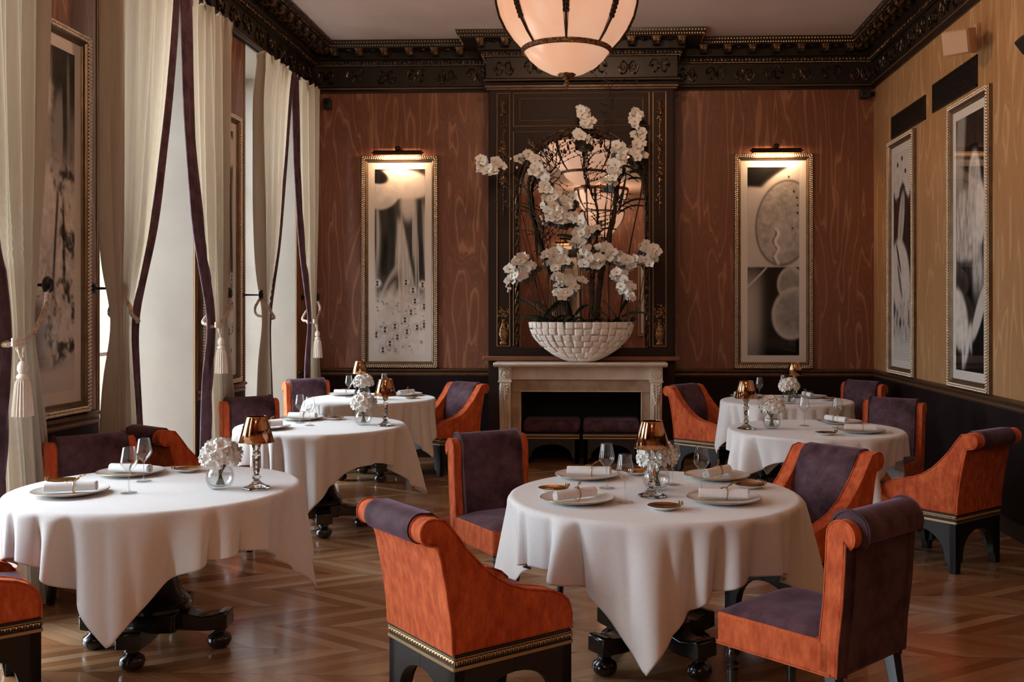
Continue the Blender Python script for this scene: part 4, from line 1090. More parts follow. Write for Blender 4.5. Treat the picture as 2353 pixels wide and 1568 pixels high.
def make_dish():
    root = thing('gilt_butter_dish', '', 'dish')
    MB().lathe([(0, 0), (.035, 0), (.045, .004), (.066, .014), (.070, .016), (.069, .0175)], 36, cap=False).build('dish_underside', 'porcelain', root, smooth=60)
    MB().lathe([(.069, .0176), (.060, .014), (.044, .0075), (.0, .0065)], 36, cap=False).build('gold_well', 'golddish', root, smooth=60)
    q = MB(); q.tube([(.060, .0, .019), (.030, -.008, .013), (.0, -.01, .012)], [.002, .003, .0035], 6)
    for (dx, dy_) in ((.0, .010), (.0, -.010), (.012, .0)): q.ball((.062 + dx, dy_, .026), .009, 6, 4, sx=.5, sz=1.1)
    q.build('butterfly_finial', 'goldline', root); return root
def make_vase():
    root = thing('round_glass_vase', '', 'vase')
    prof = [(.0, 0), (.035, 0), (.050, .012), (.060, .035), (.0625, .055), (.058, .080), (.044, .100), (.040, .106), (.037, .105), (.041, .097), (.054, .078), (.058, .055), (.055, .036), (.045, .018), (.03, .012), (0, .012)]
    MB().lathe(prof, 40, cap=False, mod=lambda a, k: 1 + (.018 * math.cos(a * 12) if 2 < k < 7 else 0)).build('glass_body', 'wglass', root, smooth=60)
    MB().lathe([(0, .0125), (.03, .0125), (.045, .019), (.0545, .037), (.0572, .055), (.056, .066), (0, .066)], 32, cap=False).build('water', 'wglass', root, smooth=60)
    return root
def flower_mesh(r, rnd, curl=.4, pet=6):
    q = MB()
    for layer in range(2):
        for k in range(pet):
            a = k / pet * 2 * PI + layer * .5 + rnd.uniform(-.15, .15); el = .25 + .55 * layer; L = r * (1 - .2 * layer)
            d = Vector((math.cos(a) * math.cos(el), math.sin(a) * math.cos(el), math.sin(el))); s_ = Vector((-math.sin(a), math.cos(a), 0)); u = d.cross(s_)
            w = L * .36
            pts = [Vector((0, 0, 0)), d * L * .45 - s_ * w - u * L * .08, d * L * .5 + u * L * .05, d * L * .45 + s_ * w - u * L * .08, d * L * .95 - s_ * w * .6 + u * L * curl * -.3, d * L - u * L * curl * .2, d * L * .95 + s_ * w * .6 - u * L * curl * .3]
            q.add(pts, [(0, 1, 2), (0, 2, 3), (1, 4, 5, 2), (2, 5, 6, 3)])
    return q
def make_bouquet():
    root = thing('white_flower_bouquet', '', 'flowers'); rnd = random.Random(21)
    q = MB()
    for k in range(15):
        a = rnd.uniform(0, 2 * PI); r = rnd.uniform(.004, .020); b = a + 2.4; r2 = rnd.uniform(.0, .020)
        q.tube([(r2 * math.cos(b), r2 * math.sin(b), .018), (r * .6 * math.cos(a), r * .6 * math.sin(a), .08), (2.2 * r * math.cos(a), 2.2 * r * math.sin(a), .125)], .0026, 5)
    q.build('stems', 'stem', root)
    q = MB()
    for k in range(9):
        a = rnd.uniform(0, 2 * PI); d = Vector((math.cos(a), math.sin(a), rnd.uniform(-.1, .6))) * .06; s_ = Vector((-math.sin(a), math.cos(a), 0)) * .014; c = Vector((0, 0, .13))
        q.add([c, c + d * .5 + s_, c + d * 1.2, c + d * .5 - s_], [(0, 1, 2, 3)])
    q.build('leaves', 'leaf', root, smooth=180)
    base = None; n = 34
    for k in range(n):
        zc = 1 - 1.35 * (k + .5) / n; a = k * 2.39996; rr = math.sqrt(max(0, 1 - zc * zc)); d = Vector((rr * math.cos(a), rr * math.sin(a), zc))
        pos = Vector((0, 0, .152)) + Vector((d.x * .074, d.y * .074, d.z * .058)) * rnd.uniform(.9, 1.1)
        if base is None: base = flower_mesh(.034, rnd).build('blossom', 'petal', root, smooth=180); o = base
        else: o = base.copy(); C.objects.link(o); o.parent = root
        o.location = pos; o.rotation_euler = d.to_track_quat('Z', 'Y').to_euler(); o.scale = (rnd.uniform(.8, 1.2),) * 3
    return root
def make_tablelamp():
    root = thing('crystal_table_lamp', '', 'lamp')
    oc = lambda a, k: 1 / max(math.cos(((a + PI / 8) % (PI / 4)) - PI / 8), .5) * .97
    MB().lathe([(0, 0), (.058, 0), (.060, .004), (.058, .008), (.040, .014), (.026, .024), (.016, .034), (.011, .040), (.0, .040)], 48, cap=False, mod=oc).build('octagonal_foot', 'crystal', root, smooth=20)
    MB().lathe([(.0, .040), (.013, .042), (.020, .052), (.013, .062), (.010, .068), (.014, .078), (.015, .11), (.017, .140), (.0195, .150), (.013, .156), (.0, .156)], 32, cap=False, mod=oc).build('faceted_stem', 'crystal', root, smooth=20)
    MB().lathe([(.0, .157), (.012, .158), (.017, .168), (.013, .176), (.020, .196), (.024, .214), (.022, .216), (.0, .212)], 32, cap=False, mod=oc).build('candle_cup', 'crystal', root, smooth=20)
    MB().lathe([(.078, .212), (.0785, .2125), (.047, .328), (.046, .330), (.0455, .328), (.077, .213)], 40, cap=False, mod=lambda a, k: 1 + .012 * math.cos(a * 20)).build('lamp_shade', 'shade', root, smooth=60)
    q = MB(); q.tube([(.047 * math.cos(a * PI / 20), .047 * math.sin(a * PI / 20), .329) for a in range(40)], .0014, 5, closed=True); q.tube([(.0785 * math.cos(a * PI / 20), .0785 * math.sin(a * PI / 20), .2125) for a in range(40)], .0014, 5, closed=True)
    q.build('shade_rim', 'goldline', root)
    q = MB(); q.tube([(0, 0, .213), (0, 0, .27)], .010, 12); q.ball((0, 0, .28), .013, 10, 6, sz=1.4)
    for k in range(3): q.tube([(0, 0, .265), (.058 * math.cos(k * 2.1), .058 * math.sin(k * 2.1), .283)], .0012, 4)
    q.build('candle_holder', 'goldline', root); return root
PP, NP_, GP_, DP, VP, BP_, LP = [Proto(f) for f in (make_plate, make_napkin, make_wineglass, make_dish, make_vase, make_bouquet, make_tablelamp)]
def plate(x, y, t, where): PP.put((x, y, TW), 0, 'gold-rimmed plate ' + where + ' of the ' + TABLES[t][6], 'charger plates')
def nap(x, y, a, t, where): NP_.put((x, y, TW + .0075), R_(a), 'rolled napkin ' + where + ' of the ' + TABLES[t][6], 'rolled napkins on the plates')
def glass(x, y, t, where): GP_.put((x, y, TW), 0, 'wine glass ' + where + ' of the ' + TABLES[t][6], 'wine glasses')
def dish(x, y, a, t, where): DP.put((x, y, TW), R_(a), 'gilt butter dish ' + where + ' of the ' + TABLES[t][6], 'gilt butter dishes')
def vase(x, y, t):
    VP.put((x, y, TW), 0, 'round clear glass vase on the ' + TABLES[t][6], 'round glass vases')
    BP_.put((x, y, TW), x * 3, 'round bunch of white flowers in the vase on the ' + TABLES[t][6], 'white flower bunches')
def tlamp(x, y, t): LP.put((x, y, TW), .2, 'crystal candle lamp with copper mirrored shade on the ' + TABLES[t][6], 'crystal lamps with copper shades')
# front left table
plate(-2.375, 4.33, 'TL', 'on the near left side'); nap(-2.375, 4.335, 18, 'TL', 'on the near left side')
plate(-2.36, 4.86, 'TL', 'on the far side'); nap(-2.36, 4.86, -8, 'TL', 'on the far side')
glass(-2.126, 4.36, 'TL', 'nearer of the pair at the middle'); glass(-2.20, 4.66, 'TL', 'farther of the pair at the middle')
dish(-2.115, 4.96, 200, 'TL', 'beside the far plate'); dish(-2.56, 4.60, 200, 'TL', 'partly behind the near left napkin')
vase(-1.765, 4.49, 'TL'); tlamp(-1.60, 4.50, 'TL')
# middle table along the windows
plate(-2.34, 6.78, 'TM', 'on the near left side'); nap(-2.34, 6.79, 35, 'TM', 'on the near left side')
plate(-2.27, 7.36, 'TM', 'on the far side'); nap(-2.27, 7.37, -5, 'TM', 'on the far side')
glass(-2.22, 7.14, 'TM', 'left of the pair before the far plate'); glass(-2.10, 6.98, 'TM', 'right of the pair before the far plate')
dish(-2.03, 7.38, 190, 'TM', 'beside the far plate'); vase(-1.735, 7.05, 'TM'); tlamp(-1.565, 7.0, 'TM')
# rearmost window table
plate(-2.52, 9.52, 'TB', 'on the left side'); nap(-2.52, 9.53, -5, 'TB', 'on the left side')
plate(-1.93, 9.52, 'TB', 'on the right side'); nap(-1.93, 9.53, 60, 'TB', 'on the right side')
glass(-2.42, 9.28, 'TB', 'left of the flowers'); glass(-2.16, 9.62, 'TB', 'right of the lamp')
dish(-1.82, 9.20, 0, 'TB', 'at the right side'); vase(-2.24, 9.12, 'TB'); tlamp(-2.37, 9.50, 'TB')
# central table
plate(-.125, 4.245, 'MC', 'on the near left side'); nap(-.135, 4.25, 38, 'MC', 'on the near left side')
plate(-.095, 4.86, 'MC', 'on the far left side'); nap(-.085, 4.865, -4, 'MC', 'on the far left side')
plate(.50, 4.27, 'MC', 'on the near right side'); nap(.50, 4.275, -3, 'MC', 'on the near right side')
plate(.535, 4.86, 'MC', 'on the far right side'); nap(.535, 4.87, 52, 'MC', 'on the far right side')
dish(-.24, 4.48, 20, 'MC', 'at the left edge'); dish(.235, 4.09, 0, 'MC', 'at the front edge'); dish(.655, 4.60, 0, 'MC', 'at the right edge'); dish(.15, 4.96, 0, 'MC', 'at the back edge')
glass(.0, 4.56, 'MC', 'before the far left plate'); glass(.077, 4.225, 'MC', 'at the middle left of the lamp'); glass(.307, 4.67, 'MC', 'just right of the lamp'); glass(.425, 4.49, 'MC', 'behind the near right napkin')
vase(.225, 4.53, 'MC'); tlamp(.198, 4.375, 'MC')
# right middle table
plate(1.70, 6.74, 'RM', 'on the near right side'); nap(1.70, 6.75, -4, 'RM', 'on the near right side'); plate(1.68, 7.26, 'RM', 'on the far right side'); nap(1.66, 7.27, 120, 'RM', 'on the far right side')
glass(1.395, 7.10, 'RM', 'behind the flowers'); glass(1.60, 6.98, 'RM', 'beside the far plate'); dish(1.435, 6.59, 0, 'RM', 'at the front edge'); vase(1.14, 6.93, 'RM'); tlamp(.96, 6.90, 'RM')
# right rear table
plate(1.32, 9.42, 'RB', 'on the left side'); nap(1.30, 9.43, 10, 'RB', 'on the left side'); plate(1.90, 9.40, 'RB', 'on the right side'); nap(1.88, 9.40, 100, 'RB', 'on the right side')
glass(1.395, 9.17, 'RB', 'left of the flowers'); glass(1.66, 9.45, 'RB', 'behind the flowers'); dish(1.99, 9.12, 0, 'RB', 'at the right edge'); vase(1.60, 8.80, 'RB'); tlamp(1.76, 9.40, 'RB')

# ------------------------------------------------------------------ chairs
def circ(cx, cz, r, a0, a1, n=8): return [(cx + r * math.cos(a0 + (a1 - a0) * k / n), cz + r * math.sin(a0 + (a1 - a0) * k / n)) for k in range(n + 1)]
def outline_tube(prof, y, r): return [(x, y, z) for x, z in prof]
def studs(w, d, z0, z1, pitch=.0195):
    """anthemion relief on the four faces of the band"""
    q = MB(); zc = (z0 + z1) / 2
    for (L, T_) in ((w, tr_(d / 2, 0, 0)), (w, rz_(PI) @ tr_(d / 2, 0, 0)), (d, rz_(PI / 2) @ tr_(w / 2, 0, 0)), (d, rz_(-PI / 2) @ tr_(w / 2, 0, 0))):
        n = int(L / pitch)
        for k in range(n):
            y = -L / 2 + L * (k + .5) / n; h = .0062
            q.add([(0, y - h, zc + .010), (0, y + h, zc + .010), (.006, y, zc + .002), (0, y, zc - .008)], [(0, 1, 2), (1, 3, 2), (3, 0, 2)], T=T_)
            q.add([(0, y - pitch / 2, zc - .009), (.004, y - pitch / 2, zc + .004), (0, y - pitch / 2 + .004, zc + .012), (0, y - pitch / 2 - .004, zc + .012)], [(0, 1, 3), (0, 2, 1), (1, 2, 3)], T=T_)
        q.box(0, .004, -L / 2, L / 2, z0 - .004, z0 + .008, T=T_)
        q.box(0, .003, -L / 2, L / 2, z1 - .005, z1 - .001, T=T_)
    return q
def arch_leg(sx, sy, w, d, ztop, lw=.075, th=.045):
    """one corner of the arched stand: two half arches meeting at the corner"""
    q = MB(); h = ztop - .055
    for (L, ax) in ((d / 2, 'y'), (w / 2, 'x')):
        pts = [(0, ztop), (L, ztop), (L, .0), (L - lw * .62, .0), (L - lw * .75, .06)]
        ra = L - lw
        for k in range(9):
            a = k / 8 * PI / 2; pts.append((ra * math.cos(a) * 1.0, .06 + (h - .06) * math.sin(a) ** .8 if k else .06))
        pts = [(p[0], p[1]) for p in pts]
        if ax == 'y':
            y1 = sy * w / 2; y0 = y1 - sy * th; q.prism([(sx * p[0], p[1]) for p in pts], min(y0, y1), max(y0, y1), 'y')
        else:
            x1 = sx * d / 2; x0 = x1 - sx * th; q.prism([(sy * p[0], p[1]) for p in pts], min(x0, x1), max(x0, x1), 'x')
    return q
W_, D_ = .50, .52
def make_armchair():
    root = thing('scroll_armchair', '', 'chair'); hx = D_ / 2
    def s(p): return [(x - hx, z) for x, z in p]
    rear = [(.0, .35), (-.006, .45), (-.026, .58), (-.048, .69), (-.066, .745)]
    scroll = circ(-.088, .795, .046, -.75 * PI / 1.3, -PI * 1.55, 10)
    front = [(-.035, .832), (.0, .79), (.05, .722), (.10, .668), (.16, .612), (.23, .566), (.30, .538), (.37, .522), (.43, .508), (.475, .487), (.505, .460), (.518, .415), (.52, .35)]
    prof = s(rear + scroll + front)
    for sy in (-1, 1):
        y1, y0 = sy * W_ / 2, sy * (W_ / 2 - .078)
        o = MB().prism(prof, min(y0, y1), max(y0, y1), 'y').build('side_panel', 'orange', root, smooth=35, bevel=.012, seg=3)
        q = MB(); 
        for yy in (y1 - sy * .002, y0 + sy * .002): q.tube([(x, yy, z) for x, z in prof[:-1]] + [(prof[-1][0], yy, prof[-1][1])], .0038, 5)
        q.build('piping', 'orange', o)
    yi = W_ / 2 - .076
    bk = s(rear[:-1] + [(-.060, .74)] + [(-.02, .74), (0, .66), (.025, .5), (.03, .35)])
    MB().prism(bk, -yi, yi, 'y').build('outer_back', 'orange', root, smooth=35)
    sk = s(rear[:-1] + [(-.062, .735)]); MB().prism([(x - .007, z) for x, z in sk] + [(x + .004, z) for x, z in reversed(sk)], -W_ / 2 - .001, W_ / 2 + .001, 'y').build('rear_panel', 'orange', root, smooth=40, bevel=.003)
    inner = s([(.028, .35), (.028, .46), (.085, .47), (.088, .56), (.060, .68), (.030, .76), (-.005, .815), (-.045, .848)] + circ(-.088, .797, .055, PI * .40, PI * 1.48, 12) + [(-.055, .745), (-.015, .745), (.0, .66)])
    def pleat(a): return .003 * math.sin(a * 330)
    q = MB(); n = len(inner); ny = 68; vs = []
    for k in range(ny + 1):
        y = -yi + .003 + (2 * yi - .006) * k / ny
        for j, (x, z) in enumerate(inner):
            f = 1 + (.020 * math.sin(k * 2.1 + 1.3 * math.sin(k * .37)) if 12 < j < n - 3 else 0)
            cx, cz = -.088 - hx, .797; bulge = .010 * (1 - (y / yi) ** 2) if j in (2, 3, 4, 5) else 0
            if 12 < j < n - 3: x, z = cx + (x - cx) * f, cz + (z - cz) * f
            vs.append((x + bulge, y, z))
    fs = [(k * n + j, (k + 1) * n + j, (k + 1) * n + (j + 1) % n, k * n + (j + 1) % n) for k in range(ny) for j in range(n)] + [tuple(reversed(range(n))), tuple(range(ny * n, (ny + 1) * n))]
    q.add(vs, fs).build('inner_back', 'purple', root, smooth=50)
    q = MB(); q.grid(lambda u, v: (-hx + .09 + .42 * u, (-yi + .004) + (2 * yi - .008) * v, .452 + .028 * (1 - (2 * u - 1) ** 4) * (1 - (2 * v - 1) ** 4)), 14, 12)
    q.build('seat_cushion', 'purple', root, smooth=180)
    MB().box(-hx + .03, hx - .004, -yi, yi, .352, .455).build('seat_rail', 'orange', root, bevel=.01, seg=3)
    MB().box(-hx + .002, hx - .002, -W_ / 2 + .002, W_ / 2 - .002, .296, .350).build('base_rail', 'ebony', root, bevel=.003)
    studs(W_ - .002, D_ - .002, .300, .342).build('gilt_band', 'band', root, smooth=0)
    for sx in (-1, 1):
        for sy in (-1, 1): arch_leg(sx, sy, W_ - .004, D_ - .004, .296).build('leg', 'ebony', root, smooth=30, bevel=.003)
    return root
def make_sidechair():
    root = thing('velvet_side_chair', '', 'chair'); d, w = .50, .46
    q = MB(); q.box(-d / 2 + .02, d / 2, -w / 2, w / 2, .335, .455); o = q.build('seat_base', 'orange', root, bevel=.012, seg=3)
    q = MB()
    for z in (.338, .346): q.tube([(-d / 2 + .02, -w / 2 - .001, z), (d / 2, -w / 2 - .001, z), (d / 2, w / 2 + .001, z), (-d / 2 + .02, w / 2 + .001, z)], .0035, 5)
    q.build('piping', 'orange', o)
    q = MB(); q.grid(lambda u, v: (-d / 2 + .06 + (d - .062) * u, (-w / 2 + .003) + (w - .006) * v, .454 + .034 * (1 - (2 * u - 1) ** 6) * (1 - (2 * v - 1) ** 6)), 16, 16)
    q.build('seat_cushion', 'purple', root, smooth=180)
    cl = [(-.215, .335), (-.222, .45), (-.238, .58), (-.246, .70), (-.250, .79)]
    f = [(x + .036, z) for x, z in cl]; r = [(x - .036, z) for x, z in cl]
    body = f + circ(-.268, .812, .054, .30, PI * 1.25, 10) + list(reversed(r))
    for sy in (-1, 1):
        y1, y0 = sy * w / 2, sy * (w / 2 - .052)
        o = MB().prism(body, min(y0, y1), max(y0, y1), 'y').build('back_end', 'orange', root, smooth=35, bevel=.009, seg=3)
        q = MB(); q.tube([(x, y1 - sy * .003, z) for x, z in body], .0035, 5); q.build('piping', 'orange', o)
    f2 = [(x + .052 + (.012 if .4 < z < .7 else 0), z) for x, z in cl[1:]]; r2 = [(x - .042, z) for x, z in cl]
    pr2 = f2 + circ(-.272, .822, .070, .35, PI * 1.18, 12) + list(reversed(r2)) + [(-.20, .335)]
    n = len(pr2); q = MB(); vs = []; ny = 30; yi = w / 2 - .050
    for k in range(ny + 1):
        t = -1 + 2 * k / ny; y = t * yi
        for j, (x, z) in enumerate(pr2):
            b = (.012 * (1 - t ** 4)) if j < 4 else 0
            vs.append((x + b, y, z))
    fs = [(k * n + j, (k + 1) * n + j, (k + 1) * n + (j + 1) % n, k * n + (j + 1) % n) for k in range(ny) for j in range(n)] + [tuple(reversed(range(n))), tuple(range(ny * n, (ny + 1) * n))]
    bc = q.add(vs, fs).build('back_cover', 'purple', root, smooth=50, bevel=.008)
    MB().prism([(x - .040, z) for x, z in cl] + [(x - .030, z) for x, z in reversed(cl)], -w / 2 + .002, w / 2 - .002, 'y').build('rear_cover', 'purple', bc, smooth=50)
    q = MB(); yy = yi + .001
    for s_ in (-1, 1): q.tube([(x, s_ * yy, z) for x, z in f2 + circ(-.272, .822, .070, .35, PI * 1.18, 12)], .0035, 5)
    q.build('cover_piping', 'purple', bc)
    for sy in (-1, 1):
        MB().lathe([(.014, 0), (.016, .02), (.020, .16), (.024, .24), (.018, .245), (.026, .255), (.026, .262), (.017, .268), (.024, .285), (.028, .30), (.022, .315), (.028, .320), (.028, .336)], 18, T=tr_(d / 2 - .04, sy * (w / 2 - .045), 0)).build('turned_leg', 'black', root, smooth=40)
        q = MB(); vs = []
        for (z, x, h) in ((0, -d / 2 - .045, .016), (.15, -d / 2 - .0, .018), (.336, -d / 2 + .035, .024)):
            vs += [(x - h, sy * (w / 2 - .04) - h, z), (x + h, sy * (w / 2 - .04) - h, z), (x + h, sy * (w / 2 - .04) + h, z), (x - h, sy * (w / 2 - .04) + h, z)]
        q.add(vs, [(3, 2, 1, 0), (8, 9, 10, 11)] + [(k * 4 + j, k * 4 + (j + 1) % 4, (k + 1) * 4 + (j + 1) % 4, (k + 1) * 4 + j) for k in range(2) for j in range(4)])
        q.build('rear_leg', 'black', root, smooth=30, bevel=.003)
    return root
AC, SC = Proto(make_armchair), Proto(make_sidechair); GA, GS = 'orange scroll armchairs', 'aubergine velvet side chairs'
def arm(x, y, a, label): return AC.put((x, y, 0), R_(a), label, GA)
def side(x, y, a, label): return SC.put((x, y, 0), R_(a), label, GS)
arm(-.490, 3.825, 39.4, 'bright orange armchair seen from behind, nearest the camera left of the central table')
arm(.955, 5.07, -138, 'orange and aubergine armchair behind the right side of the central table')
arm(2.087, 6.33, 130, 'orange armchair at far right turned towards the middle right table')
arm(1.00, 9.50, -42, 'orange armchair between the fireplace and the rear right table')
arm(-1.60, 9.66, -128, 'armchair with violet inner back left of the fireplace')
arm(-2.64, 6.31, 55, 'dark red armchair seen from behind between the two front window tables')
arm(-2.585, 3.86, 42, 'red armchair corner with gilt band cut off at bottom left')
side(.745, 3.68, 135, 'aubergine side chair with orange seat at bottom right, pulled up to the central table')
side(-.515, 5.30, -56, 'aubergine side chair behind the left side of the central table')
side(2.06, 7.54, -125, 'aubergine side chair behind the middle right table')
side(2.27, 9.52, -140, 'dark side chair in the far right corner behind the rear table')
side(-2.80, 9.58, -48, 'violet side chair in the back left corner before the last curtain')
side(-2.60, 7.50, -44, 'violet side chair behind the middle window table')
side(-2.60, 5.12, -42, 'violet side chair behind the front left table')

def make_stool():
    root = thing('velvet_stool', '', 'stool'); w, d = .575, .42
    q = MB(); q.box(-d / 2, d / 2, -w / 2, w / 2, .315, .445); q.build('cushion', 'purple', root, bevel=.045, seg=5)
    MB().box(-d / 2 + .004, d / 2 - .004, -w / 2 + .004, w / 2 - .004, .255, .312).build('base_rail', 'ebony', root, bevel=.003)
    studs(w - .006, d - .006, .262, .304).build('gilt_band', 'band', root, smooth=0)
    for sx in (-1, 1):
        for sy in (-1, 1): arch_leg(sx, sy, w - .01, d - .01, .255).build('leg', 'ebony', root, smooth=30, bevel=.003)
    return root
ST = Proto(make_stool)
ST.put((-.565, 10.345, 0), -PI / 2, 'velvet stool with gilt band in the left half of the fireplace opening', 'stools in the fireplace')
ST.put((.048, 10.345, 0), -PI / 2, 'velvet stool with gilt band in the right half of the fireplace opening', 'stools in the fireplace')

# ------------------------------------------------------------------ bowl and orchids on the mantel
BXc, BYc, BZ0, BZ1 = -.256, 10.045, 1.046, 1.452
bowl = thing('shell_tile_bowl', 'large white bowl covered in curved square tiles on the marble mantel', 'bowl', (BXc, BYc, BZ0))
BR, BD = .520, .195
def bprof(t):           # 0 bottom .. 1 rim
    return .16 + (1 - .16) * math.sin(t * PI / 2) ** .82
prof = [(0, .003)] + [(BR * .97 * bprof(k / 16), .003 + (BZ1 - BZ0 - .006) * (k / 16) ** 1.18) for k in range(17)]
inner = [(r - .015, z) for r, z in reversed(prof[1:])] 
MB().lathe(prof + [(r, max(z, .02)) for r, z in inner] + [(0, .02)], 64, cap=False, sy=BD / BR).build('bowl_shell', 'shell', bowl, smooth=180)
q = MB(); rnd = random.Random(2); rows = 7; z = 0.0
for rI in range(rows):
    t0, t1 = rI / rows, (rI + 1) / rows; rm = BR * bprof((t0 + t1) / 2); n = max(9, int(2 * PI * rm * .70 / .062)); off = rnd.random()
    for k in range(n):
        a0 = 2 * PI * (k + off + rnd.uniform(-.08, .08)) / n; a1 = a0 + 2 * PI / n * .98
        if math.sin((a0 + a1) / 2) > .55: continue
        bow, tl, dz0, dz1 = rnd.uniform(.002, .012), rnd.uniform(-.006, .008), rnd.uniform(-.010, .010), rnd.uniform(-.010, .010)
        def fn(u, v, a0=a0, a1=a1, bow=bow, tl=tl, dz0=dz0, dz1=dz1):
            a = a0 + (a1 - a0) * u; t = max(0, min(1.0, t0 + (t1 - t0) * v + dz0 * (1 - v) * 2 + dz1 * v * 2 * (rI < rows - 1)))
            r = BR * bprof(t) + bow * (1 - (2 * u - 1) ** 2) * .4 + tl * (u - .5) * 2 + .006
            return (r * math.cos(a), r * math.sin(a) * BD / BR - .002, .003 + (BZ1 - BZ0 - .006) * t ** 1.18)
        q.grid(fn, 4, 4)
q.build('shell_tiles', 'shell', bowl, smooth=40, solid=.006)
q = MB(); q.grid(lambda u, v: (-.46 + .92 * u, (-.15 + .30 * v) * math.sqrt(max(0.02, 1 - (2 * u - 1) ** 2)), .375 + .03 * mnoise.noise((u * 9, v * 5, 3)) + .025 * (1 - (2 * u - 1) ** 2)), 40, 14)
tag(q.build('moss_bed', 'moss', None, smooth=180), 'dark moss and soil filling the white bowl', 'moss', kind='stuff').location = (BXc, BYc, BZ0)

def orchid_blossom():
    q = MB()
    def petal(a, L, wd, tilt):
        d = Vector((math.cos(a), math.sin(a), tilt)); s_ = Vector((-math.sin(a), math.cos(a), 0)); n_ = Vector((0, 0, 1))
        vs = []
        for i in range(5):
            t = i / 4; w = wd * math.sin(PI * (.10 + .86 * t) ** .8)
            for j in (-1, 0, 1): vs.append(d * L * t + s_ * w * j + n_ * (.15 * L * (t * (1 - t)) - .05 * L * abs(j)))
        q.add(vs, [(i * 3 + j, i * 3 + j + 1, (i + 1) * 3 + j + 1, (i + 1) * 3 + j) for i in range(4) for j in (0, 1)])
    r = .046
    for a in (PI / 2, PI / 2 + 2.15, PI / 2 - 2.15): petal(a, r, r * .40, .08)
    for a in (.12, PI - .12): petal(a, r * 1.05, r * .66, .16)
    return q
_ob = None
def blossom(root, pos, nrm, sc, rnd):
    global _ob
    if _ob is None:
        _ob = orchid_blossom().build('blossom', 'petal', root, smooth=180); o = _ob
        lip = MB(); lip.ball((0, -.006, .008), .008, 6, 4, sz=1.4); lip.build('lip', 'throat', o)
    else:
        o = _ob.copy(); C.objects.link(o); o.parent = root
        l2 = _ob.children[0].copy(); C.objects.link(l2); l2.parent = o
    q_ = Vector(nrm).normalized().to_track_quat('Z', 'Y'); o.location = pos
    o.rotation_mode = 'QUATERNION'; o.rotation_quaternion = q_ @ Matrix.Rotation(rnd.uniform(-.5, .5), 4, 'Z').to_quaternion(); o.scale = (sc,) * 3
def strap_leaf(q, a, b, droop, w, up=.12):
    a, b = Vector(a), Vector(b); m = (a + b) / 2 + Vector((0, 0, up)); pts = [a.lerp(m, k / 6) * (1 - k / 6) + m.lerp(b, k / 6) * (k / 6) if False else (a * (1 - k / 6) ** 2 + m * 2 * (k / 6) * (1 - k / 6) + b * (k / 6) ** 2) for k in range(7)]
    vs = []; d = (b - a); s_ = d.cross(Vector((0, 0, 1))); s_ = s_.normalized() if s_.length > 1e-4 else Vector((0, 1, 0))
    s_ = (s_ + Vector((0, 0, .5))).normalized()
    for k, p in enumerate(pts):
        ww = w * math.sin(PI * (.12 + .84 * k / 6)) ; vs += [p - s_ * ww, p + Vector((0, 0, -.012)), p + s_ * ww]
    q.add(vs, [(k * 3 + j, k * 3 + j + 1, (k + 1) * 3 + j + 1, (k + 1) * 3 + j) for k in range(6) for j in (0, 1)])
